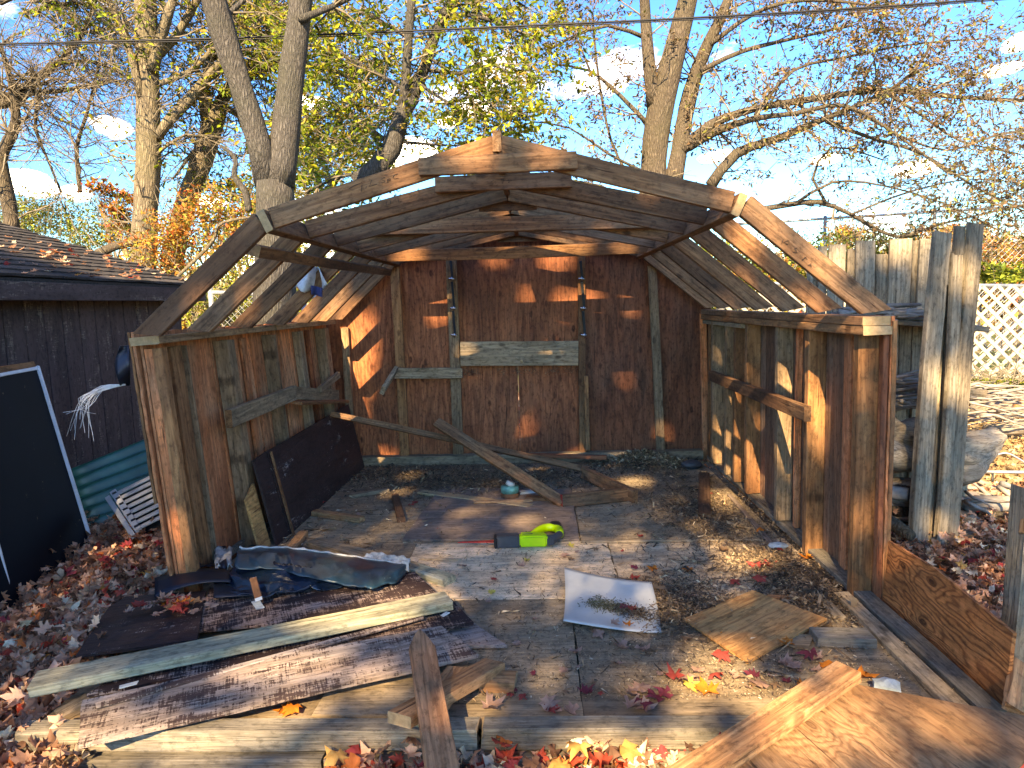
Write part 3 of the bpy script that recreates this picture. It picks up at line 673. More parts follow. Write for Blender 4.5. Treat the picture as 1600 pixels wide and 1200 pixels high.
# ------------------------------------------------------------------ boards fixed or leaning in the roof and on the walls
def B(name, label, cat, p0, p1, w, t, mat, group=None, **k):
    return tag(board(name, p0, p1, w, t, mat, None, **k), label, cat, group)
LUM = 'loose boards around the shed'
p0, p1 = PY(570, 356, 2.265), PY(1058, 343, 2.265)
B('board', 'upper of two boards spanning the roof frame, straight and tan', 'board', p0, p1, .092, .036, 'rafter', LUM, n=(0, -1, 0))
p0, p1 = PY(595, 400, 3.1), PY(1034, 385, 3.1)
B('board', 'lower, redder board spanning the roof frame across the door posts', 'board', p0, p1, .085, .038, 'stud', LUM, n=(0, -1, -.1), warp=.012)
p0, p1 = PY(392, 390, .985), PY(603, 424, 3.16)
B('beam', 'dark weathered beam lying across the left rafters', 'beam', p0, p1, .085, .05, 'rafter', LUM, n=(.3, -.25, 1), end='endgrain', warp=.006)
# sagging brackets on the left wall
a, b = lwp(337, 655), lwp(443, 614); a.x += .07; b.x += .07
tb = thing('bracket', 'grey broken truss end nailed to the left wall as a bracket', 'bracket', a, 'brackets on the walls')
board('arm', a, b, .095, .036, 'grey', tb, n=(1, 0, 0), end='stud')
c = lwp(513, 618); c.x += .07
board('arm', b + Vector((0, -.01, 0)), c, .085, .034, 'grey', tb, n=(1, 0, 0))
c2 = lwp(520, 627); c2.x += .10; b2 = lwp(440, 630); b2.x += .10
board('shelf_board', b2, c2, .07, .02, 'stud', tb, n=(.2, 0, 1))
a = lwp(480, 610); b = lwp(511, 586); a.x += .09; b.x += .09
board('brace', a, b, .05, .03, 'grey', tb, n=(1, 0, 0))
tb = thing('bracket', 'grey angled bracket on the rear wall beside the door', 'bracket', PY(620, 585, 3.55), 'brackets on the walls')
a, b = PY(617, 583, YB - .075), PY(722, 583, YB - .075)
board('arm', a, b, .085, .036, 'grey', tb, n=(0, -1, 0), rough=.003)
a, b = PY(618, 578, 3.55), PY(598, 610, 3.15)
board('arm', a, b, .07, .034, 'grey', tb, n=(-.9, -.4, .3))
a, b = PX(1112, 587, 1.445), PX(1262, 647, 1.445)
B('rail_board', 'long brown rail nailed level across the right wall studs', 'rail', a, b, .075, .036, 'rafter', LUM, n=(-1, 0, 0))

# ------------------------------------------------------------------ things leaning on the left wall inside
def lean_left(name, label, px0, px1, zt, mat, xoff=.065, base=.19, cat='panel', t=.014, **k):
    y0, y1 = px0, px1
    P = [(lx(y0) + base, y0, .005), (lx(y1) + base - .02, y1, .005), (lx(y1) + xoff, y1, zt[1]), (lx(y0) + xoff, y0, zt[0])]
    return tag(poly_panel(name, P, t, mat, None, (1, -.015, .2), (0, 1, 0)), label, cat, 'panels leaning on the left wall', **k)
lean_left('dark_panel', 'large dark brown painted panel leaning inside the left wall', 1.86, 3.55, (.50, .53), 'paintfull', base=.22)
lean_left('dark_panel', 'narrow dark brown panel beside the large one inside the left wall', 1.67, 1.845, (.49, .50), 'paintfull', base=.22)
lean_left('plywood_offcut', 'narrow honey plywood offcut standing before the dark panels', 1.545, 1.68, (.30, .36), 'plyfresh', base=.17)
tag(poly_panel('batten', [(lx(1.85) + .245, 1.845, .0), (lx(1.86) + .245, 1.862, .0), (lx(1.86) + .09, 1.862, .50), (lx(1.85) + .09, 1.845, .50)], .01, 'stud', None, (1, -.015, .2), (0, 0, 1)), 'thin reddish batten upright in the joint of the dark panels', 'batten')

# ------------------------------------------------------------------ loose timber at the back of the shed
B('board', 'long thin board sloping from the left wall down across the rear', 'board', PX(517, 647, -1.42), G(908, 732, .09), .045, .028, 'rafter', LUM, n=(.1, -1, .5), warp=.01)
B('board', 'board tilted with its raised grey end in mid-air before the door', 'board', PY(683, 660, 3.0), G(880, 786, .03), .075, .036, 'rafter', LUM, n=(-.35, -.5, .8), warp=.004)
fboard2 = lambda label, a, b, w, t, m, z0=0, z1=None, name='board', cat='board', **k: tag(fboard(name, a, b, w, t, m, z0, z1, **k), label, cat, LUM)
B('board', 'grey board on edge running down to the short crosspiece corner', 'board', G(912, 738, .06), G(993, 776, .045), .085, .04, 'rafter', LUM, n=(-1, -.4, 0))
B('board', 'short board with a red end joining two tilted boards', 'board', G(877, 783, .045), G(980, 772, .045), .085, .036, 'rafter', LUM, n=(-.05, -1, .1), end='redblade')
fboard2('brown board on edge lying along the foot of the rear wall', (702, 704), (948, 712), .05, .03, 'plyred', .05, .05)
fboard2('split pale batten lying flat before the green tin', (657, 767), (829, 789), .075, .02, 'endgrain', .0)
fboard2('small split batten stacked on the pale batten', (740, 783), (832, 780), .035, .014, 'raw', .017)
fboard2('short brown timber behind the red ended board', (822, 775), (905, 778), .06, .036, 'stud', .0)
fboard2('short honey block of timber near the dark panel', (491, 797), (565, 808), .055, .034, 'raw', .0)
fboard2('short upright pointing timber block between two battens', (617, 771), (627, 808), .05, .034, 'rafter', .0)
fboard2('grey splintered lath by the foot of the dark panel', (547, 772), (606, 763), .05, .026, 'grey', .0)
fboard2('brown block lying behind the torn vinyl', (474, 829), (446, 864), .055, .036, 'raw', .0)
fboard2('long grey board running under the torn vinyl', (488, 843), (655, 885), .09, .036, 'grey', .0)
fboard2('grey greenish board end showing past the torn vinyl', (640, 882), (702, 902), .085, .036, 'treated', .0)
fboard2('short brown board standing by the foot of the right wall', (1100, 738), (1101, 802), .075, .036, 'rafter', .0, rough=.002)
fboard2('thin dark batten crossing the rear floor joint', (908, 845), (1190, 842), .02, .012, 'deckback', .0)
fboard2('dark thin strip lying beside the right wall', (1140, 772), (1208, 850), .03, .016, 'deckred', .0)
fboard2('dark rotten strip lying by the right wall near its open end', (1248, 893), (1312, 962), .045, .022, 'deckfront', .0)
fboard2('thin splintered strip on the debris beyond the plywood square', (1200, 930), (1290, 937), .03, .008, 'stud', .008)
fboard2('small grey lath on the floor beside the saw blade', (655, 872), (722, 873), .012, .01, 'grey', .0)

# ------------------------------------------------------------------ foreground boards, left heap
def fpoly(name, label, cat, pts, t, mat, z=None, xd=(1, 0, 0), group=None, jag=.0):
    """flat sheet whose corners are (px, py, z)"""
    P = [G(a, b, c) for a, b, c in pts]
    n = Vector((0, 0, 0))
    for i in range(len(P)): n += P[i].cross(P[(i + 1) % len(P)])
    n = n.normalized(); n = n if n.z > 0 else -n
    if isinstance(xd, tuple) and len(xd) == 2 and isinstance(xd[0], tuple): xd = G(*xd[1], .05) - G(*xd[0], .05)
    return tag(poly_panel(name, P, t, mat, None, n, xd, jag), label, cat, group)
SH = 'plywood and painted sheets'
fpoly('painted_sheet', 'smooth dark brown sheet lying on the leaves at the corner of the heap', 'sheet', [(118, 1022, .055), (308, 1000, .06), (322, 922, .06), (196, 932, .045), (170, 950, .04)], .012, 'paintfull', xd=((118, 1022), (308, 1000)), group=SH)
fpoly('painted_sheet', 'scratched dark brown sheet under the torn vinyl', 'sheet', [(306, 985, .05), (706, 948, .05), (648, 893, .05), (330, 912, .05)], .012, 'painted', xd=((118, 1022), (308, 985)), group=SH)
fpoly('painted_sheet', 'grey worn sheet whose point sticks out under the heap', 'sheet', [(560, 1010, .020), (792, 1008, .020), (718, 958, .020), (520, 960, .020)], .012, 'paintedlow', xd=((130, 1140), (748, 1010)), group=SH, jag=.002)
fpoly('painted_sheet', 'brown stained sheet sloping beside the green timber', 'sheet', [(135, 1085, .062), (740, 972, .05), (705, 935, .055), (250, 1010, .065)], .012, 'painted', xd=((130, 1140), (748, 1010)), group=SH, jag=.002)
fpoly('painted_sheet', 'long flaking brown and white sheet on top in front', 'sheet', [(122, 1168, .055), (748, 1020, .075), (690, 980, .08), (420, 1028, .085), (128, 1092, .085)], .013, 'paintedlow', xd=((130, 1140), (748, 1010)), group=SH, jag=.0025)
tag(fboard('timber', (50, 1062), (700, 932), .125, .036, 'treated', .075, .075, seg=8, end='sill', bev=.005), 'long pale green treated timber lying across the heap', 'timber')
tag(fboard('thin_strip', (150, 1100), (660, 962), .03, .012, 'paintedlow', .078, .066), 'thin splintered strip lying along the green timber', 'strip')
fpoly('plywood_offcut', 'flat grey plywood offcut behind the front sill', 'sheet', [(488, 1116, .014), (640, 1116, .014), (720, 1040, .014), (520, 1062, .014)], .012, 'deckback', group=SH, xd=(1, 0, 0))
tag(fboard('timber', (90, 1115), (140, 1088), .07, .04, 'grey', -.02, .0), 'rotten stub of timber in the leaves left of the heap', 'timber')
tag(fboard('timber', (624, 1116), (772, 1032), .092, .036, 'raw', .085, .018, end='endgrain', n=(-.05, .1, 1)), 'upper honey board end propped on the sill beside the stake', 'timber', LUM)
tag(fboard('timber', (660, 1120), (716, 1042), .085, .036, 'raw', .05, .02, end='endgrain'), 'second honey board end partly under its twin', 'timber', LUM)
tag(fboard('timber', (752, 1056), (806, 1058), .085, .038, 'raw', .0, .0, end='endgrain'), 'small squared block poking from under the honey boards', 'timber', LUM)
tag(fboard('picket', (700, 1250), (655, 984), .088, .024, 'picket', .085, .155, tip=.10, seg=6, n=(.1, 0, 1)), 'brown pointed picket lying over the sill toward the viewer', 'picket')
fpoly('plywood_square', 'square of golden plywood lying askew on the floor', 'sheet', [(1068, 966, .03), (1168, 1034, .012), (1292, 966, .022), (1176, 922, .035)], .010, 'plyfresh', group=SH, xd=((1168, 1034), (1292, 966)), jag=.0015)
tag(fboard('timber', (1271, 988), (1361, 990), .10, .036, 'sill', .0, .0), 'short pale weathered block by the right floor edge', 'timber', LUM)
fpoly('chip', 'small grey offcut beside the golden plywood square', 'offcut', [(1228, 1006, .012), (1262, 1014, .012), (1272, 992, .012), (1240, 990, .012)], .008, 'grey', group='small offcuts')
def lump(name, label, c, r, mat, cat, sq=(1, 1, .6), seed=1, group=None, sub=2, amp=.35):
    bm = bmesh.new(); bmesh.ops.create_icosphere(bm, subdivisions=sub, radius=1)
    for v in bm.verts:
        k = 1 + amp * noise.noise(v.co * 1.7 + Vector((seed * 5.1, 0, 0)))
        v.co = Vector((v.co.x * r * sq[0] * k, v.co.y * r * sq[1] * k, v.co.z * r * sq[2] * k))
    me = bpy.data.meshes.new(name); bm.to_mesh(me); bm.free(); me.materials.append(M[mat])
    return tag(obj(name, me, None, Matrix.Translation(Vector(c))), label, cat, group)
lump('insulation_chunk', 'pale chunk of foam beside the tilted plywood', G(1385, 1072, .03), .042, 'stonegrey', 'foam chunk', seed=2)
lump('insulation_chunk', 'grey crumpled scrap by the right wall studs', G(1216, 852, .02), .042, 'stonegrey', 'scrap', (1.2, .8, .4), seed=4)
lump('plastic_lid', 'dark rounded plastic lid in the rear right corner', G(1080, 726, .03), .075, 'darkgrey', 'lid', (1.1, .8, .5), seed=6, amp=.15)
# splinters of white
# bottom right: tilted wall section
A = G(1340, 1062, .13); Bq = G(1138, 1202, .13); Cc = G(1650, 1135, .10); Bq = A + (Bq - A) * 1.5
wp = thing('wall_section', 'fallen stained plywood section with a timber edge in the near corner', 'wall section', A)
dA = (Bq - A)
poly_panel('sheet', [A + Vector((.0, 0, -.0)), Cc, Cc + dA, A + dA], .012, 'plypink', wp, (0, 0, 1), (-.3, 1, 0), jag=.002)
nB = (Cc - A).cross(dA).normalized(); nB = nB if nB.z > 0 else -nB
perp = (Cc - A).normalized()
board('edge_timber', A + nB * .019 - perp * .03, A + dA + nB * .019 - perp * .03, .085, .036, 'raw', wp, n=nB, end='endgrain')
# right low plywood where wall was cut
pr = [(1.605, .06, -.08), (1.590, .90, -.08), (1.60, .92, .27), (1.62, .50, .285), (1.64, .06, .245)]
tag(poly_panel('plywood_board', pr, .012, 'plycath', None, (-1, 0, .06), (0, 1, 0), jag=.0015), 'low honey plywood with bold grain figure standing on edge', 'sheet')
po = thing('post', 'weathered square post with a torn reddish top at the right border', 'post', (1.79, .28, -.15))
board('post_timber', (1.845, .36, -.15), (1.865, .36, .60), .09, .085, 'silver', po, n=(0, -1, 0), rough=.004, skew=(0, .5))
board('split_top', (1.835, .315, .48), (1.865, .32, .635), .04, .06, 'raw', po, n=(0, -1, 0), rough=.006)
B('board', 'broken reddish board end propped against the right border post', 'board', G(1590, 1115, .07), PY(1598, 1040, .12), .075, .03, 'raw', LUM, n=(-.3, -1, .4), rough=.006)

# ------------------------------------------------------------------ torn vinyl, saw, white sheet, tin
def sm(t): return t * t * (3 - 2 * t)
def lerp(tab, u):
    for i in range(len(tab) - 1):
        if u <= tab[i + 1][0]:
            a, b = tab[i], tab[i + 1]; f = (u - a[0]) / max(1e-6, b[0] - a[0]); return [a[k] + (b[k] - a[k]) * f for k in range(1, len(a))]
    return list(tab[-1][1:])
ty = thing('torn_vinyl', 'crumpled dark blue torn vinyl with a ragged pale end on the heap', 'torn vinyl', G(480, 915, .07))
tl = [(0, 366, 862, .18, 348, 935, .06), (.2, 430, 858, .20, 415, 936, .07), (.45, 500, 864, .18, 490, 922, .07), (.75, 585, 878, .13, 570, 908, .07), (1, 640, 882, .06, 632, 888, .055)]
def ridge_n(x, y, z):
    n_ = 1 - abs(noise.noise(Vector((x, y, z)))) * 2.2; return n_ * n_ * n_ if n_ > 0 else 0
def tarpf(u, v):
    ax, ay, az, bx, by, bz = lerp(tl, u)
    P = G(ax, ay, az); Q = G(bx, by, bz)
    p = P + (Q - P) * v
    bulge = math.sin(min(1, v * 1.15) * math.pi) * (.05 * (1 - u * .7))
    c = ridge_n(u * 3.5 + v * 1.5, v * 2.0 - u * 2, 2) * .050 + ridge_n(u * 8 - v * 4, v * 3, 5) * .014 + noise.noise(Vector((u * 30, v * 16, 5))) * .004
    p.z = max(.052, p.z - .055 * (1 - v) + bulge * .4 + c * .55 - .012); p.y += -bulge * .2 + c * .3
    return p
sheet('vinyl_skin', tarpf, 90, 44, .003, 'tarpblack', ty, mat2='tarpgloss')
lipt = [(0, 372, 860, 372, 884), (.25, 425, 858, 440, 886), (.5, 490, 864, 505, 905), (.75, 570, 876, 585, 915), (.92, 620, 884, 622, 906), (1, 640, 884, 640, 888)]
def lipf(u, v):
    ax, ay, bx, by = lerp(lipt, u)
    zt = .185 - .10 * u; P = G(ax, ay, zt); Q = G(bx, by, zt - .03)
    c = P + (Q - P) * v; c.z += .018 * math.sin(v * 3.14); c.y -= .045 * v
    c.z += ridge_n(u * 6, v * 2.0, 8) * .007 + .0012 * noise.noise(Vector((u * 26, v * 9, 1))); c.y += ridge_n(u * 7, v * 2, 3) * .02
    return c
sheet('folded_lip', lipf, 80, 14, .003, 'tarpblack', ty, mat2='tarp')
edge = Tubes(); ep = [lipf(i / 30, 0) + Vector((0, 0, .004)) for i in range(31)]
edge.add(ep, [.004 + .004 * rnd.random() for _ in ep], 5, True); edge.build('pale_backing_edge', 'tarpback', ty)
def ragf(u, v):
    P = G(548 + 90 * u, 894 - 6 * math.sin(u * 3), .07) ; Q = G(590 + 52 * u, 866 + 10 * u, .10)
    p = P + (Q - P) * v; p.z += .03 * noise.noise(Vector((u * 6, v * 6, 9))) + .03 * math.sin(v * 3.1); return p
sheet('ragged_backing', ragf, 16, 10, .006, 'tarpback', ty)
def rag2(u, v):
    p = G(292 + 62 * u, 878 + (v - .5) * 26 - 10 * u * (1 - v), .08 + .02 * math.sin(u * 8)); p.z += .018 * math.sin(v * 6.3 + u * 3) + .015 * noise.noise(Vector((u * 9, v * 5, 3))); return p
sheet('torn_corner', rag2, 18, 10, .004, 'tarpblack', ty)
def rag3(u, v):
    p = G(336 + 26 * u, 872 + (v - .5) * 30, .10); p.z += .03 * noise.noise(Vector((u * 5, v * 7, 4))); return p
sheet('ragged_backing', rag3, 8, 8, .006, 'tarpback', ty)
def stripf(u, v):
    px = 242 + 118 * u; py = 904 - 12 * math.sin(u * 1.9) + v * (30 - 12 * u)
    p = G(px, py, .075 + .035 * u); p.z += .012 * math.sin(u * 3); return p
tag(sheet('vinyl_strip', stripf, 16, 4, .004, 'tarpblack'), 'flat curved black vinyl strip reaching over the leaves', 'vinyl strip', 'pieces of dark vinyl')
def strip2(u, v):
    px = 334 + 125 * u; py = 905 + 30 * v * (1 - u * .5) + 6 * u
    p = G(px, py, .07 + .02 * (1 - v)); return p
tag(sheet('vinyl_strip', strip2, 14, 5, .004, 'tarpblack'), 'black vinyl flap drooping under the crumpled blue vinyl', 'vinyl strip', 'pieces of dark vinyl')
B('stick', 'short brown stick with a pale end poking out of the torn vinyl', 'stick', G(404, 936, .095), G(396, 905, .14), .03, .02, 'rafter', LUM, n=(0, -.4, 1), end='whiteedge')
tag(fboard('chip', (399, 938), (407, 950), .035, .006, 'stonegrey', .052, .05), 'thin pale chip lying under the stick', 'offcut', 'small offcuts')
# white chips on the heap
for i, (a, b, lab) in enumerate([((690, 962), (700, 956), 'white curled paint flake beside the point of the green timber'), ((186, 1073), (214, 1066), 'white twisted flake on the splintered edge near the heap end')]):
    tag(fboard('paint_flake', a, b, .02, .004, 'vinyl', .085, .09), lab, 'flake', 'white flakes on the heap')

# reciprocating saw lying on its side
S0 = G(775, 858, 0); sx = (G(875, 855, 0) - S0); sxl = sx.length; sxu = sx.normalized(); syu = Vector((0, 0, 1)).cross(sxu)
saw = thing('reciprocating_saw', 'lime green cordless reciprocating saw with a long red blade on the floor', 'saw', S0)
def sprism(name, outline, z0, z1, mat, bev=.008):
    bm = bmesh.new(); vs_ = [bm.verts.new(S0 + sxu * (u * sxl) + syu * v + Vector((0, 0, z0))) for u, v in outline]
    f = bm.faces.new(vs_); r = bmesh.ops.extrude_face_region(bm, geom=[f])
    for v in r['geom']:
        if isinstance(v, bmesh.types.BMVert): v.co.z += z1 - z0
    bmesh.ops.recalc_face_normals(bm, faces=bm.faces)
    bmesh.ops.bevel(bm, geom=list(bm.edges), offset=bev, segments=2, affect='EDGES', clamp_overlap=True)
    for v in bm.verts: v.co -= S0
    me = bpy.data.meshes.new(name); bm.to_mesh(me); bm.free()
    me.polygons.foreach_set('use_smooth', [False] * len(me.polygons))
    return obj(name, me, saw, Matrix.Translation(S0), M[mat])
sprism('blade', [(-.60, .030), (-.02, .016), (-.02, .050), (-.56, .044)], .030, .034, 'redblade', .0004)
sprism('shoe', [(-.03, -.005), (.02, -.012), (.02, .075), (-.03, .068)], .004, .064, 'black', .004)
sprism('boot', [(.0, .0), (.05, -.004), (.34, -.004), (.37, .0), (.37, .070), (.33, .074), (.05, .066), (.0, .060)], .004, .068, 'darkgrey', .012)
sprism('housing', [(.36, -.004), (.80, -.010), (.83, .02), (.78, .055), (.68, .064), (.60, .078), (.37, .074)], .006, .068, 'lime', .010)
sprism('vent_strip', [(.42, .030), (.58, .030), (.58, .036), (.42, .036)], .068, .0705, 'darkgrey', .0008)
hp = [Vector((.55, .06, 0)), Vector((.66, .145, 0)), Vector((.78, .205, 0)), Vector((.92, .215, 0)), Vector((1.02, .175, 0)), Vector((1.01, .09, 0)), Vector((.90, .03, 0)), Vector((.80, .02, 0))]
HP = [S0 + sxu * (p.x * sxl) + syu * p.y + Vector((0, 0, .040)) for p in hp]
def tb_(pts, r, name, mat, parent, sides=10, rr_=None, origin=None, cap=True, step=.02):
    Q, R_ = crom(pts, rr_ or [r] * len(pts), step); t = Tubes(); t.add(Q, R_, sides, cap); return t.build(name, mat, parent, origin or (WM[parent].translation if parent else pts[0]))
tb_(HP[:6], .024, 'handle', 'lime', saw); tb_(HP[4:8] , .022, 'grip', 'darkgrey', saw)
sprism('battery', [(.86, .215), (.90, .265), (1.06, .255), (1.08, .16), (1.02, .17)], .004, .066, 'black', .008)
sprism('trigger_guard', [(.80, -.008), (.90, .0), (.97, .05), (.93, .065), (.86, .03), (.80, .028)], .010, .056, 'darkgrey', .006)

# white sheet of vinyl curling at its edges
def wsf(u, v):
    a = G(882, 893, .03); b = G(1018, 909, .045); c = G(1033, 990, .004); d = G(880, 977, .012)
    p = (a * (1 - u) + b * u) * (1 - v) + (d * (1 - u) + c * u) * v
    p.z = max(.006, p.z + .03 * (u * u - u) * (1 - v) + .022 * (2 * v - 1) ** 2 * (1 - u) - .004); p.x += .006 * math.sin(v * 3); p.y -= .012 * math.sin(u * 3.1); return p
tag(sheet('vinyl_sheet', wsf, 20, 20, .004, 'vinyl'), 'square white vinyl sheet with curled edges holding moss and leaves', 'vinyl sheet')
# green tin with rusty underside
tn = thing('tin', 'small pale green tin with a rusty lower half under the tilted board', 'tin', G(797, 778, 0))
o_ = G(797, 779, 0); 
tt = Tubes(); tt.add([o_, o_ + Vector((0, 0, .045))], [.062, .060], 14, True); tt.build('rusty_base', 'rust', tn, o_)
tt = Tubes(); tt.add([o_ + Vector((0, 0, .046)), o_ + Vector((0, 0, .088))], [.062, .062], 14, True); tt.build('green_side', 'can', tn, o_)
tt = Tubes(); tt.add([o_ + Vector((.0, .02, .089)), o_ + Vector((.01, .02, .112))], [.034, .030], 12, True); tt.build('white_cap', 'vinyl', tn, o_)
tag(fboard('crumpled_can', (812, 768), (848, 764), .05, .03, 'vinyl', .0, .0), 'pale crushed wrapper behind the green tin', 'wrapper')
# rag hanging in the left rafters
def ragm(u, v):
    p = PY(487 + (u - .5) * (14 + 44 * v), 414 + 40 * v - 10 * abs(u - .4) * v, 2.3); p.y += .05 * math.sin(u * 9 + v * 2); p.z += .015 * math.sin(u * 14); return p
rg = thing('rag', 'grey spotted rag with a blue corner caught on a left rafter', 'rag', PY(488, 418, 2.3))
sheet('rag_cloth', ragm, 14, 10, .006, 'cloth', rg)
def ragb(u, v):
    p = PY(486 + u * 20, 446 + 14 * v + 4 * u, 2.26); p.y += .03 * math.sin(u * 5); return p
sheet('blue_corner', ragb, 6, 5, .006, 'blue', rg)
# scrap of tarp and frayed strings on the outside of the left wall
sc = thing('tarp_scrap', 'black tarp scrap with frayed white strings outside the left wall', 'tarp scrap', PY(196, 600, 1.05))
def scf(u, v):
    p = PY(187 + 16 * u + 6 * math.sin(v * 3.1) * (u - 1), 540 + 62 * v, 1.04 + .03 * math.sin(v * 6 + u * 2)); return p
sheet('scrap', scf, 5, 12, .004, 'tarpblack', sc)
st = Tubes()
for k in range(26):
    e = (95 + rnd.random() * 60, 690 - rnd.random() * 55) if k % 3 else (120 + rnd.random() * 20, 620 + rnd.random() * 20)
    mid = (120 + rnd.random() * 22, 618 + rnd.random() * 22)
    pts = [PY(196, 601 + rnd.uniform(-1, 1), 1.04), PY(160 + rnd.uniform(-3, 3), 608 + rnd.uniform(-5, 4), 1.03), PY(*mid, 1.0 + rnd.uniform(-.04, .04)), PY(*e, .98 + rnd.uniform(-.1, .1))]
    Q, R_ = crom(pts, [.0016, .0015, .0012, .0008], .03); st.add(Q, R_, 3)
st.build('frayed_string', 'string', sc, PY(196, 600, 1.05))
sc.children[-1]['kind'] = 'stuff'

# ------------------------------------------------------------------ garage at the left
GX, GYE, GZE = -3.5, 4.92, 1.50
ga = thing('garage', 'low dark brown garage with plank siding and a leafy shingle roof', 'garage', (GX, GYE, -.25))
gw = poly_panel('wall', [(GX - .02, -3, -.6), (GX - .02, GYE, -.6), (GX - .02, GYE, GZE), (GX - .02, -3, GZE)], .1, 'black', ga, (1, 0, 0), (0, 0, 1))
poly_panel('wall', [(GX - .02, GYE, -.6), (-6.5, GYE, -.6), (-6.5, GYE, GZE), (GX - .02, GYE, GZE)], .1, 'siding', ga, (0, 1, 0), (0, 0, 1))
y = GYE - .1
while y > .2:
    board('wall_plank', (GX, y, -.55), (GX, y, GZE - .04), .188, .022, 'siding', gw, n=(1, 0, 0), seg=2, bev=.004); y -= .198
EX = -3.28
q0, q1 = PX(0, 463, EX), Vector((EX, GYE - .3, 0))
zE = PY(278, 440, GYE - .02).z - .055
board('fascia', (EX + .012, .2, zE - .085), (EX + .012, GYE + .08, zE - .085), .125, .025, 'siding', ga, n=(1, 0, 0), seg=8, bev=.004)
board('soffit', (EX - .11, .2, zE - .12), (EX - .11, GYE + .06, zE - .12), .20, .015, 'siding', ga, n=(0, 0, 1), seg=8)
slope = .35
rd = Vector((-1, 0, slope)).normalized(); rn = Vector((slope, 0, 1)).normalized()
# hip: roof plane of the eave side, cut by a hip line running up from the corner
hp0 = Vector((EX, GYE + .08, zE)); hipd = Vector((-1, -.12, slope))
rf = poly_panel('roof', [(EX, -.5, zE), tuple(hp0), tuple(hp0 + hipd * 4.2), (EX - 4.2, -.5, zE + slope * 4.2)], .03, 'shingle', ga, rn, (0, 1, 0))
poly_panel('roof_slope', [tuple(hp0), tuple(hp0 + hipd * 4.2), (EX - 4.2, GYE + 3.5, zE - .2), (EX - .6, GYE + .9, zE - .25)], .03, 'shingle', rf, None)
shm = {}
cnt = 0
for r in range(24):
    if cnt >= 299: break
    s0 = r * .135; off = (r % 2) * .15 + rnd.uniform(-.02, .02)
    y = GYE + .08 - .12 * s0 * rd.x * -1 - .16 + off * .5 - .02
    ncol = 0
    while y > 1.2 and cnt < 299 and ncol < 14:
        base = Vector((EX, y, zE)) + rd * (s0 + .07) + rn * (.010 + .002 * rnd.random())
        k_ = rnd.randrange(4)
        if k_ not in shm:
            me = board_mesh(.288, .155, .018, seg=3, rough=.005, bev=.002, seed=k_); me.materials.append(M['shingle' + str(k_ % 3)]); shm[k_] = me
        X = Vector((0, 1, 0)); Nn = (rn + rd * .07).normalized(); Yv = Nn.cross(X)
        Mx = Matrix((X, Yv, Nn)).transposed().to_4x4(); Mx.translation = base + rn * .006
        obj('shingle', shm[k_], rf, Mx); cnt += 1; ncol += 1
        y -= .30

# navy slab leaning against the garage, with white edges
def quad_panel(name, label, cat, BL, BR, TR, TL, t, mat, group=None, parent=None):
    o = poly_panel(name, [BL, BR, TR, TL], t, mat, parent, (Vector(BR) - Vector(BL)).cross(Vector(TL) - Vector(BL)), Vector(TL) - Vector(BL))
    if label: tag(o, label, cat, group)
    return o
BR = G(146, 868, -.2); BF = G(0, 1000, -.2); TR = PY(56, 573, 2.35); nTR = TR
dirb = (BF - BR).normalized()
BLn = BR + dirb * 1.25; TLn = TR + dirb * 1.25
nv = thing('door_slab', 'big dark navy slab with a white edge leaning by the garage wall', 'slab', BR)
quad_panel('face', None, None, BLn, BR, TR, TLn, .035, 'navy', None, nv)
u1 = (TR - BR).normalized(); nrm = (BR - BLn).cross(TR - BR).normalized()
board('edge_strip', BR + nrm * .002 - dirb * .008, TR + nrm * .002 - dirb * .008, .018, .030, 'whiteedge', nv, n=nrm)
board('edge_strip', TR + nrm * .004 - u1 * .012, TLn + nrm * .004 - u1 * .012, .022, .012, 'whiteedge', nv, n=nrm)
board('top_cap', TR + u1 * .02 - nrm * .015, TLn + u1 * .02 - nrm * .015, .04, .032, 'stud', nv, n=nrm)
nv2 = thing('door_slab', 'second navy slab cut by the left border with a white edge line', 'slab', G(22, 968, -.2))
R1 = G(23, 968, -.19); T1 = PX(-18, 820, R1.x - .12)
T1 = R1 + (PY(0, 880, R1.y + .05) - R1) * 2.0
quad_panel('face', None, None, R1 + dirb * .9, R1, T1, T1 + dirb * .9, .03, 'navy', None, nv2)
board('edge_strip', R1 - dirb * .006, T1 - dirb * .006, .016, .034, 'whiteedge', nv2, n=nrm)
# green corrugated sheet
gBL, gBR = PX(118, 842, -2.85), PX(300, 790, -2.45)
def grf(u, v):
    a = PY(90, 738, 2.9); b = PY(262, 668, 3.35); c = PY(290, 800, 2.75); d = PY(128, 850, 2.35)
    p = (a * (1 - u) + b * u) * (1 - v) + (d * (1 - u) + c * u) * v
    n_ = (b - a).cross(d - a).normalized()
    return p + n_ * (.022 * math.cos(v * 2 * math.pi * 7)) 
tag(sheet('corrugated_sheet', grf, 4, 84, .003, 'green'), 'green corrugated plastic sheet leaning between garage and shed', 'corrugated sheet')
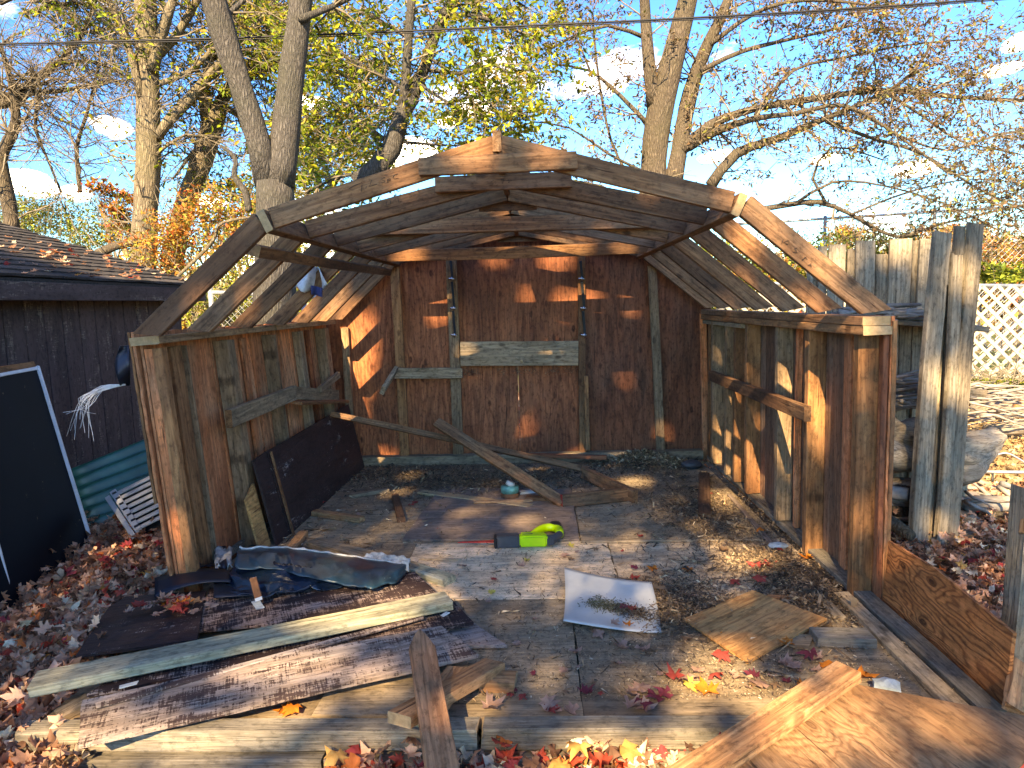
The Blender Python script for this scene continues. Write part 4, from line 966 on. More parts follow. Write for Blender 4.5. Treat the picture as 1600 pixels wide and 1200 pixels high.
# grey slatted louver
lv = thing('louver', 'grey slatted louver with a slotted end rail leaning behind the shed wall', 'louver', G(200, 832, -.2))
a, b, c, d = PY(172, 772, 2.28), PY(262, 728, 2.5), PY(278, 800, 2.15), PY(213, 832, 1.98)
ln = (b - a).cross(d - a).normalized(); ln = ln if ln.y < 0 else -ln
quad_panel('back', None, None, a - ln * .04, b - ln * .04, c - ln * .04, d - ln * .04, .004, 'black', None, lv)
for k in range(8):
    f = (k + .5) / 8; p = a + (d - a) * f; q_ = b + (c - b) * f
    board('slat', p + (q_ - p) * .10, q_, (d - a).length / 8 * .82, .012, 'louver', lv, n=(ln + (d - a).normalized() * -.35), seg=2)
board('end_rail', a + (b - a) * .06 + ln * .005, d + (c - d) * .06 + ln * .005, .04, .025, 'louver', lv, n=ln, seg=2)
board('end_rail', a - (b - a) * .06 - ln * .02, d - (c - d) * .09 - ln * .02, .03, .03, 'louver', lv, n=ln, seg=2)
for k in range(7):
    p = a + (d - a) * ((k + .5) / 7) + ln * .019 + (b - a) * .06
    board('slot', p - (b - a).normalized() * .014, p + (b - a).normalized() * .012, .018, .004, 'black', lv, n=ln, seg=1)

# ------------------------------------------------------------------ right: fences, wood pile, posts
FY = 2.75
fe = thing('picket_fence', 'grey weathered fence of uneven boards behind the wood pile', 'fence', (2.4, FY, -.2))
for (px0, px1, top, dy) in [(1262, 1277, 400, .03), (1279, 1292, 385, 0), (1296, 1321, 383, .0), (1324, 1336, 390, .03), (1338, 1366, 377, 0), (1369, 1390, 398, .03), (1391, 1424, 374, .0), (1426, 1437, 376, .03), (1438, 1462, 374, .0), (1464, 1486, 380, .03), (1488, 1512, 392, 0)]:
    cx_ = (px0 + px1) / 2; p = PY(cx_, top, FY + dy); w = (px1 - px0) / F * (FY + dy - CAM.y) * 1.0
    board('fence_board', (p.x - rnd.uniform(-.01, .02), p.y, -.2), p, w, .02, 'silver', fe, n=(0, -1, 0), warp=.006, rough=.002, seg=6)
board('fence_rail', (1.85, FY + .06, .9), (3.1, FY + .06, .92), .08, .035, 'silver', fe, n=(0, -1, 0))
# wood rack
rk = thing('wood_rack', 'rough wood rack of grey boards holding branches behind the shed', 'rack', (2.2, 2.3, -.2))
board('rack_shelf', PY(1340, 497, 2.55), PY(1528, 512, 2.45), .30, .03, 'silver', rk, n=(0, -.05, 1))
for px0, px1 in ((1384, 1404), (1406, 1424), (1426, 1445)):
    a = PY((px0 + px1) / 2, 500, 2.62); board('rack_board', (a.x, 2.62, .55), (a.x, 2.62, a.z), (px1 - px0) / F * 4.65, .02, 'silver', rk, n=(0, -1, 0))
board('rack_rail', PY(1375, 600, 2.58), PY(1540, 615, 2.5), .05, .03, 'silver', rk, n=(0, -1, 0))
board('rack_rail', (1.75, 2.68, -.1), (2.9, 2.68, -.1), .25, .03, 'deckfront', rk, n=(0, -1, 0))
poly_panel('rack_back', [(1.72, 2.71, -.2), (2.62, 2.71, -.2), (2.62, 2.71, .58), (1.72, 2.71, .58)], .02, 'deckfront', rk, (0, -1, 0), (0, 0, 1))
board('rack_post', PY(1500, 870, 2.35), PY(1500, 500, 2.45), .07, .05, 'silver', rk, n=(0, -1, 0))
# tall boards standing in front
for i, (bx, by, tx, tyy, w, yy, lab) in enumerate([
    (1433, 868, 1472, 364, 34, 1.85, 'leftmost of the tall grey boards with a split leaning edge'),
    (1452, 866, 1476, 448, 24, 1.90, 'shorter tall grey board second from the shed'),
    (1466, 866, 1494, 398, 20, 1.94, 'narrow tall grey board in the middle of the row'),
    (1487, 864, 1524, 350, 32, 1.88, 'rightmost and tallest board of the standing row')]):
    b_ = G(bx, by, -.16) + Vector((0, .035 * (i % 2), 0)); t_ = PY(tx, tyy, b_.y + .22 + .03 * (i % 2))
    if i == 3: tw = board_mesh
    tag(board('tall_board', b_, t_, w / F * (b_.y - CAM.y) * (.98 if i != 3 else .9), .035, 'silver', None, n=(.35, -1, 0), warp=.012, rough=.003, seg=8, bev=.005), lab, 'board', 'tall grey boards standing upright')
b_ = G(1476, 866, -.16); t_ = PY(1508, 352, b_.y + .24)
tag(board('tall_board', b_ + Vector((0, .05, 0)), t_ + Vector((0, .05, 0)), .07, .03, 'silver', None, n=(.5, -1, 0), warp=.01, rough=.003), 'thin tall board wedged behind the tallest one', 'board', 'tall grey boards standing upright')
# logs and split wood
def logm(name, label, pts, rs, mat='log', cat='log', group='logs and branches beside the shed', sides=12, lump_=.18, step=.06):
    Q, R_ = crom([Vector(p) for p in pts], rs, step); t = Tubes(); t.add(Q, R_, sides, True, lump_)
    return tag(t.build(name, mat, None, Q[0]), label, cat, group)
logm('split_log', 'big gnarled split log jutting from both sides of the tall boards', [PY(1372, 680, 2.15), PY(1405, 695, 2.12), PY(1490, 712, 2.2), PY(1530, 700, 2.25), PY(1556, 682, 2.3)], [.15, .15, .12, .11, .07], lump_=.55, step=.03, sides=20)
logm('split_log', 'smaller split wedge of wood under the big log at the right', [PY(1488, 735, 2.2), PY(1520, 728, 2.2), PY(1540, 716, 2.25)], [.09, .085, .04], lump_=.4)
logm('log', 'grey log end at the lower right of the tall boards', [PY(1486, 838, 2.05), PY(1523, 842, 2.0)], [.055, .055])
logm('log', 'bent pale limb lying behind the tall boards', [PY(1490, 805, 2.3), PY(1515, 815, 2.25), PY(1545, 838, 2.2)], [.05, .06, .035])
logm('log', 'dark burnt looking branch near the shed corner', [PY(1366, 800, 1.9), PY(1400, 822, 1.75), PY(1424, 838, 1.65)], [.045, .04, .03], 'barkmid')
logm('log', 'short pale log behind the dark branch', [PY(1380, 800, 2.3), PY(1410, 815, 2.3), PY(1440, 812, 2.3)], [.06, .06, .055])
logm('log', 'dark limb low in the rack', [PY(1388, 865, 2.2), PY(1440, 855, 2.2)], [.06, .05], 'twig')
logm('log', 'long pale beam lying on the leafy ground far right', [PY(1520, 640, 6.0), PY(1610, 655, 5.6)], [.13, .14])
logm('log', 'second pale beam on the leafy ground far right', [PY(1540, 672, 4.8), PY(1612, 668, 4.8)], [.06, .06])
logm('stump', 'brown cut stump end beside the far beams', [PY(1590, 640, 5.3), PY(1606, 640, 5.2)], [.10, .10], 'raw', 'stump')
M['twigp'] = simple('dry_branch_bark', (.24, .21, .18), .9, 0, 12, .45)
rr_ = random.Random(44)
for k in range(40):
    inr = k < 26
    px, py, y = (rr_.uniform(1380, 1425), rr_.uniform(750, 850), rr_.uniform(1.95, 2.3)) if inr else (rr_.uniform(1505, 1570), rr_.uniform(775, 850), rr_.uniform(2.3, 3.0))
    a = PY(px, py, y); d = Vector((rr_.uniform(.15, .34), rr_.uniform(-.25, .05), rr_.uniform(-.05, .05))); r = rr_.uniform(.02, .055)
    a.z = max(a.z, -.12)
    logm('short_log', 'short rough log in the dark rack behind the shed corner' if inr else 'short rough log in the ground heap right of the tall boards', [a - d * .5, a, a + d * .5], [r, r * 1.05, r * .9], rr_.choice(['log', 'twigp', 'barkmid']), 'log', 'short logs in the rack' if inr else 'short logs on the ground')
B('board', 'flat grey board on the leaves below the tall boards', 'board', G(1432, 868, -.13), G(1546, 874, -.13), .05, .03, 'silver', LUM)
def branchpile(name, label, boxpx, y0, y1, n, r0=(.006, .016), seed=3, kindlen=(60, 160), dirs=(-.25, .25)):
    rr = random.Random(seed); t = Tubes(); o = PY((boxpx[0] + boxpx[2]) / 2, boxpx[3], (y0 + y1) / 2)
    for k in range(n):
        y = rr.uniform(y0, y1); x = rr.uniform(boxpx[0], boxpx[2]); yy = rr.uniform(boxpx[1], boxpx[3]); L = rr.uniform(*kindlen); a = rr.uniform(*dirs)
        p = [PY(x + L * (f - .5) * math.cos(a), yy + L * (f - .5) * math.sin(a) + rr.uniform(-4, 4), y + (f - .5) * rr.uniform(-.3, .3)) for f in (0, .3, .6, 1)]
        r = rr.uniform(*r0); Q, R_ = crom(p, [r, r * .9, r * .7, r * .4], .06); t.add(Q, R_, 5, True)
    return tag(t.build(name, 'twigp', None, o), label, 'branch pile', 'logs and branches beside the shed')
branchpile('branch_pile', 'tangle of thin grey branches resting in the rack', (1376, 588, 1450, 640), 2.2, 2.55, 60, seed=3)
branchpile('branch_pile', 'dark branches lying on top of the rack shelf', (1350, 480, 1440, 498), 2.35, 2.6, 26, (.01, .022), 5, (60, 130), (-.12, .15))
branchpile('branch_pile', 'heap of dark branches on the ground right of the tall boards', (1500, 770, 1600, 860), 2.2, 3.2, 70, (.008, .022), 6, (50, 120), (-.1, .7))
branchpile('branch_pile', 'brushwood by the far beams at the right', (1520, 600, 1610, 660), 3.6, 5.0, 60, (.006, .016), 8, (50, 120))
branchpile('branch_pile', 'dark limbs low in the rack behind the shed corner', (1376, 760, 1440, 850), 2.0, 2.5, 16, (.01, .03), 9, (50, 90))
# metal rod on stakes
rod = thing('metal_rod', 'thin grey metal rod on a short stake over the tan ground', 'rod', PY(1545, 740, 3.0))
tb_([PY(1525, 737, 3.1), PY(1620, 738, 3.0)], .012, 'rod', 'galv', rod); tb_([PY(1551, 740, 3.05), PY(1551, 768, 3.05)], .008, 'stake', 'black', rod)
hoop = tb_([PY(1545, 715, 3.5), PY(1572, 708, 3.5), PY(1600, 722, 3.5), PY(1620, 735, 3.5)], .008, 'hose', 'galv', None); tag(hoop, 'thin grey bent tube on the tan ground', 'tube')
# lattice fence
la = thing('lattice_fence', 'pale diagonal lattice fence at the back right', 'lattice fence', (6.3, 7.0, -.2))
LY = 6.9; lb, ltp = PY(1540, 606, LY).z, PY(1540, 448, LY).z; lx0, lx1 = 2.4, 9.0; Hh = ltp - lb
def clipseg(x, s):
    a = (x, lb); b = (x + s * Hh, ltp); x0, x1 = sorted((a[0], b[0]))
    return a, b
stp = .185; xx = lx0
lm = {}
for s in (1, -1):
    L = Hh * 1.414
    if s not in lm:
        me = board_mesh(L, .042, .007, seg=1, bev=.001, rough=.0005, seed=5); me.materials.append(M['lattice']); lm[s] = me
    for k in range(int((lx1 - lx0) / stp)):
        a = Vector((lx0 + k * stp + (Hh if s < 0 else 0), LY + (.004 if s > 0 else -.004), lb)); b = a + Vector((s * Hh, 0, Hh))
        X, Y_, N_ = frame(a, b, (0, -1, 0)); Mx = Matrix((X, Y_, N_)).transposed().to_4x4(); Mx.translation = (a + b) / 2
        obj('slat', lm[s], la, Mx)
for x in (2.5, 4.4, 6.3, 8.2): board('post', (x, LY + .08, -.2), (x, LY + .08, ltp), .08, .08, 'lattice', la, n=(0, -1, 0))
# chain link fences
def chain(name, label, pA, pB, h, pitch, posts, toprail=.024, mat='galv', wire=.0035):
    A_, B_ = Vector(pA), Vector(pB); L = (B_ - A_).length; d = (B_ - A_).normalized()
    f = thing(name, label, 'chain-link fence', A_ - Vector((0, 0, h)), 'chain-link fences')
    t = Tubes(); t.add([A_, B_], [toprail] * 2, 8, True); t.build('top_rail', mat, f, A_)
    for k in posts:
        t = Tubes(); q_ = A_ + d * (L * k); t.add([q_ - Vector((0, 0, h)), q_ + Vector((0, 0, .05))], [.032] * 2, 8, True); t.build('post', mat, f, q_)
    t = Tubes(); k = -h
    while k < L:
        for s in (0, 1):
            x0, x1 = (k, k + h) if s == 0 else (k + h, k)
            za, zb = -h, 0
            def cl(xa, xb, za, zb):
                pts = []
                for (xq, zq, xo, zo) in ((xa, za, xb, zb), (xb, zb, xa, za)):
                    if xq < 0: f_ = (0 - xq) / (xo - xq); zq += (zo - zq) * f_; xq = 0
                    if xq > L: f_ = (L - xq) / (xo - xq); zq += (zo - zq) * f_; xq = L
                    pts.append(A_ + d * xq + Vector((0, 0, zq)))
                return pts
            if max(x0, x1) > 0 and min(x0, x1) < L:
                p, q_ = cl(x0, x1, za, zb)
                if (p - q_).length > .02: t.add([p, q_], [wire] * 2, 3)
        k += pitch
    w_ = t.build('wire_mesh', mat, f, A_); w_['kind'] = 'stuff'
    return f
chain('chain_link_fence', 'tall distant chain-link fence under the right tree', PY(1120, 352, 11), PY(1640, 320, 11), 2.6, .12, (.33, .66))
chain('chain_link_fence', 'chain-link fence with a rail just above the lattice', PY(1180, 443, 7.2), PY(1640, 447, 7.2), 1.5, .10, (.2, .7))
chain('chain_link_fence', 'chain-link fence behind the left rafters', PY(326, 456, 6.0), PY(620, 470, 6.2), 1.6, .09, (0.01, .5))
# power line
pw = Tubes(); P_ = [PY(a, b, 6.0) for a, b in [(-60, 70), (240, 63), (480, 55), (850, 39), (1100, 27), (1400, 9), (1700, -14)]]
Q, R_ = crom(P_, [.011] * 7, .4); pw.add(Q, R_, 6); 
tag(pw.build('power_cable', 'cable', None, Q[0]), 'thick black overhead cable crossing the sky', 'cable', 'overhead cables')
pw = Tubes(); P_ = [PY(a, b, 6.1) for a, b in [(-60, 73), (240, 66), (480, 58.5), (850, 42), (1100, 30), (1400, 12), (1700, -11)]]
Q, R_ = crom(P_, [.006] * 7, .4); pw.add(Q, R_, 6)
tag(pw.build('power_cable', 'cable', None, Q[0]), 'thinner cable running just below the thick one', 'cable', 'overhead cables')

# ------------------------------------------------------------------ trees
def tree(name, label, Y, limbs, bark, leafcols, leafw, leafsize, twigs, leaves, spread=.9, twig_up=.25, leafy=1.0, group='trees behind the shed', seed=1, base=None, trunk_n=1, droop=0.0, ydepth=.8, twigr=.006):
    """limbs: (pixel points with widths in px, attach depth offset, twig weight, leaf weight)"""
    rr = random.Random(seed); ng = np.random.default_rng(seed)
    root = thing(name, label, 'tree', base if base else (PY(*limbs[0][0][0][:2], Y).x, Y, -.2), group)
    t_trunk, t_br, t_tw = Tubes(), Tubes(), Tubes(); spots = []
    for li, (pts, dy, tw, lw_) in enumerate(limbs):
        P, R_ = [], []
        for i, (px, py, w) in enumerate(pts):
            f = i / (len(pts) - 1); y = Y + dy * f + (rr.uniform(-.15, .15) if (i and li >= trunk_n) else 0)
            p = PY(px, py, y); P.append(p); R_.append(w / 2 / F * (y - CAM.y))
        Q, S_ = crom(P, R_, .22)
        if li < trunk_n: t_trunk.add(Q, S_, 12, True, .10)
        else:
            tl_ = Tubes(); tl_.add(Q, S_, 7, True, .12); tl_.build('limb', bark, root, WM[root].translation)
        if tw:
            for i in range(1, len(Q)):
                f = i / len(Q)
                if tw > 0: spots.append((Q[i], (Q[i] - Q[i - 1]).normalized(), S_[i], tw * (.25 + f), lw_))
    wts = [s[3] for s in spots]; leafP, leafDir = [], []
    def grow(p, d, L, r, lev, lw_):
        n = max(3, int(L / .13)); P = [p.copy()]; Rr = [r]; dd = d.copy()
        for i in range(n):
            dd = (dd + Vector((rr.gauss(0, .16), rr.gauss(0, .16), rr.gauss(0, .13) + .035 * twig_up - droop * .06))).normalized()
            p = p + dd * (L / n); P.append(p.copy()); Rr.append(max(.0018, r * (1 - .8 * (i + 1) / n)))
            if lev < 2 and rr.random() < (.75 if lev == 0 else .4):
                sd = (dd + Vector((rr.gauss(0, .7), rr.gauss(0, .7), rr.gauss(0, .5) + .1))).normalized()
                grow(p, sd, L * rr.uniform(.28, .6), r * .5, lev + 1, lw_)
            if lev >= 0 and lw_ > 0 and rr.random() < lw_:
                for _ in range(2 if lev == 0 else 3): leafP.append(p + Vector((rr.gauss(0, .035), rr.gauss(0, .035), rr.gauss(0, .03))))
        t_tw.add(P, Rr, 3 if lev else 4)
    if spots:
        for s in rr.choices(spots, wts, k=twigs):
            ang = Vector((rr.gauss(0, 1), rr.gauss(0, ydepth), rr.gauss(0, .8) + twig_up))
            ang = (ang - s[1] * ang.dot(s[1]) * .5); d = (ang.normalized() + s[1] * .5).normalized()
            grow(s[0], d, rr.uniform(.5, 1.0) * spread, max(twigr, min(s[2] * .4, .016)), 0, s[4])
    t_trunk.build('trunk', bark, root, WM[root].translation)
    if t_tw.V: t_tw.build('twigs', 'twig', root, WM[root].translation)['kind'] = 'stuff'
    if leafP and leaves:
        lp = np.array([tuple(v) for v in leafP])
        if len(lp) > leaves: lp = lp[ng.choice(len(lp), leaves, replace=False)]
        n = len(lp); lp[:, 2] -= leafsize * .4
        Rm = rotmats(n, ng, 0.0); scl = leafsize * ng.uniform(.65, 1.3, (n, 1)) * np.array([[1, 1, 1]])
        scl = scl * np.array([[.9, 1.05, 1]])
        # clumped colour
        ph = np.array([noise.noise(Vector(v) * 1.1) for v in leafP[:1]] or [0])
        scatter('crown', LEAF_T, LEAF_F, lp, Rm, scl, pal(leafcols, leafw, n, ng, .22), 'leaf', root, WM[root].translation)
    return root
YG = [(.24, .30, .028), (.14, .21, .022), (.42, .40, .04), (.07, .10, .018), (.30, .21, .045)]
BR_ = [(.17, .10, .05), (.24, .16, .08), (.11, .07, .045), (.22, .22, .05), (.32, .21, .11), (.08, .075, .035)]
# straight pale trunk
tree('straight_tree', 'straight pale barked tree trunk behind the garage roof', 8.6,
     [([(222, 520, 40), (224, 400, 38), (232, 250, 36), (231, 120, 33), (227, 0, 31), (224, -160, 26)], .2, .5, .25),
      ([(246, 215, 14), (262, 190, 17), (300, 150, 16), (332, 112, 14), (380, 60, 10), (430, 10, 8)], .5, 1, .3),
      ([(238, 110, 18), (252, 60, 16), (270, 0, 13)], -.3, .8, .3), ([(250, 85, 12), (272, 60, 12), (298, 18, 13), (318, -20, 11)], .4, .8, .4),
      ([(222, 155, 12), (206, 90, 11), (188, 40, 10), (160, -20, 8)], .2, .8, .5), ([(246, 240, 5), (290, 210, 4), (340, 220, 3)], .3, 1, .05),
      ([(250, 130, 9), (300, 110, 8), (350, 60, 7), (420, 20, 5)], .8, 1, .6)],
     'bark', YG, [3, 3, 3, 3, 2], .085, 240, 3600, 1.1, .1, seed=21)
tree('leaning_tree', 'leaning mossy tree trunk between the straight trunk and the forked one', 9.6,
     [([(268, 420, 32), (285, 335, 30), (305, 280, 31), (325, 220, 32), (340, 170, 28)], .0, .3, .3),
      ([(340, 170, 22), (370, 120, 16), (400, 95, 15), (420, 50, 13), (415, 0, 11)], .6, 1, .9), ([(325, 195, 18), (318, 150, 16), (330, 90, 12), (350, 20, 10)], -.4, 1, .7),
      ([(345, 165, 10), (400, 190, 8), (470, 195, 7), (540, 230, 5)], .5, 1, .9), ([(345, 150, 14), (430, 100, 12), (520, 110, 9), (600, 150, 6)], 1.0, 1, .9),
      ([(350, 180, 10), (300, 240, 6), (270, 280, 3)], .5, .5, .6)],
     'bark', YG, [3, 4, 4, 3, 3], .085, 340, 7500, 1.2, 0, seed=22)
tree('forked_tree', 'dark grey forked twin trunk rising right behind the shed', 5.4,
     [([(430, 520, 70), (432, 360, 60), (430, 285, 56)], 0, 0, 0), ([(420, 290, 40), (405, 225, 36), (375, 130, 34), (345, 40, 38), (318, -60, 34)], -.2, 0, 0),
      ([(438, 290, 46), (447, 210, 42), (456, 110, 38), (468, 20, 34), (478, -80, 30)], .2, 0, 0),
      ([(332, 20, 14), (360, 20, 9), (400, -20, 6)], .4, .6, .6), ([(470, 30, 12), (520, 10, 9), (580, -20, 6)], .5, 1, .6)],
     'barkdark', YG, [3, 3, 4, 1, 2], .08, 12, 500, .9, 0, seed=23, trunk_n=3)
tree('curved_tree', 'slim curved grey tree with yellow green leaves above the roof', 7.2,
     [([(560, 290, 34), (590, 262, 32), (612, 232, 31), (628, 180, 24), (645, 150, 24)], 0, 0, 0), ([(628, 180, 18), (634, 130, 14), (638, 60, 13), (645, -20, 12)], -.2, .4, .8),
      ([(645, 150, 20), (665, 100, 17), (685, 40, 15), (712, -10, 13)], .2, .5, .8),
      ([(690, 20, 7), (740, 25, 6), (790, 40, 5), (832, 60, 3)], .4, 1, 1), ([(668, 110, 6), (720, 115, 6), (770, 100, 4), (805, 120, 2)], -.4, 1, 1), ([(672, 90, 5), (720, 130, 4), (750, 180, 3), (765, 200, 2)], .5, 1, 1),
      ([(634, 140, 7), (580, 110, 7), (520, 80, 5), (470, 70, 3)], .7, 1, 1), ([(640, 60, 7), (590, 30, 5), (540, 10, 4)], .2, 1, 1), ([(626, 180, 6), (580, 165, 5), (530, 170, 4), (480, 200, 3)], .9, 1.3, 1),
      ([(612, 225, 6), (570, 200, 5), (530, 220, 4), (490, 260, 3)], .9, 1.3, .9), ([(630, 222, 5), (680, 226, 4), (712, 228, 3), (742, 218, 2)], .2, .3, .2), ([(700, 10, 5), (760, -20, 5), (820, 10, 3)], .5, 1, 1),
      ([(655, 130, 5), (700, 160, 4), (740, 150, 3), (770, 165, 2)], -.4, 1, 1), ([(560, 270, 6), (520, 280, 5), (480, 300, 4)], .5, 1, .9)],
     'barkdark', YG, [5, 5, 4, 4, 2], .085, 560, 15000, .85, -.15, seed=24, trunk_n=3)
tree('spreading_tree', 'wide spreading tree with sparse brown leaves filling the upper right', 8.4,
     [([(1015, 420, 44), (1020, 290, 42), (1024, 220, 40), (1036, 150, 38), (1052, 90, 34), (1072, 10, 30), (1085, -60, 26)], 0, .25, .3), ([(1022, 170, 22), (1014, 100, 20), (1008, 30, 16), (1006, -40, 14)], -.3, .4, .4),
      ([(1050, 290, 30), (1060, 240, 26), (1072, 170, 24), (1092, 100, 20), (1120, 40, 16), (1150, -30, 12)], .6, .7, .6),
      ([(1065, 235, 16), (1110, 195, 14), (1180, 170, 11), (1250, 158, 10), (1370, 142, 8), (1500, 152, 6), (1620, 158, 4)], .5, 1.5, .5),
      ([(1075, 230, 15), (1120, 205, 12), (1180, 185, 9), (1240, 178, 7), (1320, 165, 6), (1400, 210, 4), (1480, 270, 3)], -.6, 1.5, .5),
      ([(1110, 290, 18), (1150, 240, 15), (1220, 215, 12), (1290, 185, 9), (1350, 160, 7), (1420, 120, 5), (1460, 60, 3)], .2, 1.5, .5),
      ([(1185, 328, 9), (1230, 320, 9), (1280, 316, 8), (1330, 335, 6), (1400, 370, 5), (1470, 350, 4), (1600, 320, 2)], .3, 1.2, .4),
      ([(1290, 190, 6), (1360, 215, 5), (1440, 240, 4), (1520, 290, 3), (1600, 330, 2)], -.5, 1.4, .5), ([(1095, 110, 8), (1160, 80, 7), (1240, 60, 5), (1330, 40, 4)], .7, 1.4, .7),
      ([(1110, 70, 8), (1180, 20, 6), (1260, 0, 5), (1380, 10, 3)], -.4, 1.4, .7), ([(1180, 180, 6), (1240, 110, 5), (1320, 90, 4), (1420, 70, 3), (1540, 60, 2)], .5, 1.4, .6),
      ([(1018, 200, 8), (970, 150, 6), (920, 110, 4), (860, 100, 3)], .2, 1, .6), ([(1010, 60, 7), (950, 40, 5), (890, 60, 4), (840, 90, 2)], -.3, 1, .6), ([(990, 290, 5), (955, 220, 4), (935, 120, 4), (925, 20, 3)], .6, 1, .6),
      ([(1010, 270, 5), (950, 240, 4), (890, 200, 3), (830, 190, 2)], -.5, 1, .55), ([(1380, 142, 5), (1440, 180, 4), (1500, 220, 3), (1590, 240, 2)], .5, 1.2, .4), ([(1290, 316, 5), (1270, 280, 4), (1300, 230, 3), (1380, 250, 2)], .4, 1, .5),
      ([(1240, 320, 5), (1300, 285, 4), (1380, 290, 3), (1480, 320, 2), (1560, 360, 2)], .5, 1.5, .5), ([(1400, 210, 4), (1480, 235, 3), (1560, 210, 3), (1630, 200, 2)], -.3, 1.4, .5), ([(1330, 335, 4), (1420, 300, 3), (1520, 280, 2), (1620, 290, 2)], .3, 1.4, .5),
      ([(1000, 330, 4), (940, 290, 3), (880, 280, 3), (830, 250, 2)], -.3, 1.4, .6), ([(925, 120, 4), (900, 60, 3), (860, 10, 2)], .3, 1.2, .6)],
     'barkmid', BR_, [5, 4, 5, 5, 3, 3], .066, 700, 25000, .95, .1, seed=25, trunk_n=1)
tree('bare_tree', 'nearly leafless thin tree standing at the far left', 9.0,
     [([(22, 370, 22), (8, 290, 20), (0, 250, 20), (25, 190, 14), (15, 120, 8), (0, 70, 5)], 0, .5, 0), ([(-20, 165, 16), (30, 155, 15), (60, 120, 12), (95, 95, 10), (130, 50, 7), (150, 0, 5)], .5, 1, .04),
      ([(-20, 150, 9), (60, 145, 8), (120, 138, 6), (170, 125, 4)], .2, 1, 0), ([(60, 150, 5), (55, 200, 5), (75, 250, 4), (95, 300, 3)], .3, .7, 0), ([(80, 100, 6), (140, 95, 5), (180, 110, 3), (215, 130, 2)], -.2, 1, .0),
      ([(125, 300, 7), (120, 230, 6), (135, 180, 5), (150, 120, 4), (160, 60, 3)], .6, 1, 0), ([(122, 235, 4), (100, 200, 3), (75, 190, 2)], .3, .6, 0), ([(40, 20, 8), (80, 10, 7), (130, 5, 5), (190, 20, 4)], -.4, 1, .6), ([(0, 5, 8), (40, -10, 7), (110, -10, 5)], -.4, .8, .9)],
     'barkmid', YG, [5, 5, 2, 2, 1], .085, 420, 1100, 1.25, -.1, seed=26, group='trees behind the shed')

# shrubs and far thicket
def leafmass(name, label, cat, boxes, n, cols, w, size, seed, group=None, stems=24, flat=.0, stemmat='twig', kind=None, stemh=1.2, jit=.22):
    """boxes: ellipsoids (cx, cy, cz, rx, ry, rz) filled with leaves in clumps"""
    rr = random.Random(seed); ng = np.random.default_rng(seed); b0 = boxes[0]
    root = thing(name, label, cat, (b0[0], b0[1], -.2), group)
    P = []
    vol = np.array([b[3] * b[5] for b in boxes]); cnt = (n * vol / vol.sum()).astype(int)
    for b, c in zip(boxes, cnt):
        k = max(8, c // 28); cen = ng.normal(0, .5, (k, 3)) * np.array(b[3:6]) * .85 + np.array(b[:3])
        idx = ng.integers(0, k, c); p = cen[idx] + ng.normal(0, 1, (c, 3)) * np.minimum(np.array(b[3:6]) * .16, .22); P.append(p)
    P = np.concatenate(P); P = P[P[:, 2] > -.2]
    m = len(P); scatter('foliage', LEAF_T if size > .07 else LEAF4_T, LEAF_F if size > .07 else LEAF4_F, P, rotmats(m, ng), size * ng.uniform(.6, 1.3, (m, 1)) * np.ones((1, 3)), pal(cols, w, m, ng, jit), 'leaf', root, WM[root].translation)
    t = Tubes()
    for k in range(stems):
        b = rr.choice(boxes); x = rr.gauss(b[0], b[3] * .4); y = rr.gauss(b[1], b[4] * .4)
        p = [Vector((x, y, -.25)), Vector((x + rr.gauss(0, .15), y, b[2] * .5)), Vector((x + rr.gauss(0, .5), y + rr.gauss(0, .2), b[2] + b[5] * rr.uniform(.0, 1.0)))]
        Q, R_ = crom(p, [.02, .014, .005], .25); t.add(Q, R_, 4)
        for _ in range(3):
            i = rr.randrange(len(Q) // 2, len(Q)); d = Vector((rr.gauss(0, .35), rr.gauss(0, .2), rr.uniform(.0, .4))); t.add([Q[i], Q[i] + d * .6, Q[i] + d], [.007, .005, .002], 3)
    t.build('stems', stemmat, root, WM[root].translation)['kind'] = 'stuff'
    return root
def eb(px, py, y, rx, rz, ry=.6):  # an ellipsoid seen round a pixel at depth y, radii in pixels
    p = PY(px, py, y); s = (y - CAM.y) / F; return (p.x, y, p.z, rx * s, ry, rz * s)
GR = [(.17, .22, .03), (.26, .30, .045), (.10, .15, .03), (.36, .33, .06), (.30, .24, .10)]
OR = [(.50, .17, .035), (.45, .24, .05), (.34, .08, .03), (.40, .32, .07), (.22, .23, .05), (.52, .30, .14)]
GS = 'shrubs in the thicket behind the fence'
leafmass('shrub', 'yellow green thicket rising over the garage roof at the far left', 'shrub', [eb(60, 330, 10, 75, 40), eb(150, 360, 10, 80, 55), eb(30, 360, 10.4, 60, 30)], 7000, GR, [4, 5, 3, 3, 2], .07, 31, GS)
leafmass('shrub', 'red leaved shrub against the straight pale trunk', 'shrub', [eb(180, 305, 9.4, 34, 30), eb(190, 350, 9.4, 26, 34)], 1300, OR + [(.09, .10, .03)], [5, 3, 4, 1, 2, 2, 3], .085, 32, GS, stems=10)
leafmass('shrub', 'orange and red shrub right of the straight trunk', 'shrub', [eb(275, 370, 8.2, 46, 50), eb(255, 400, 7.9, 40, 45), eb(335, 340, 8.4, 60, 50)], 5200, OR, [4, 5, 3, 4, 4, 3], .07, 33, GS)
leafmass('shrub', 'golden orange shrub seen through the left rafters', 'shrub', [eb(380, 340, 8.6, 70, 45), eb(350, 420, 8.2, 70, 60), eb(440, 420, 8.2, 60, 60)], 6000, OR + GR, [2, 4, 1, 5, 4, 3, 3, 4, 2, 4, 4], .07, 34, GS)
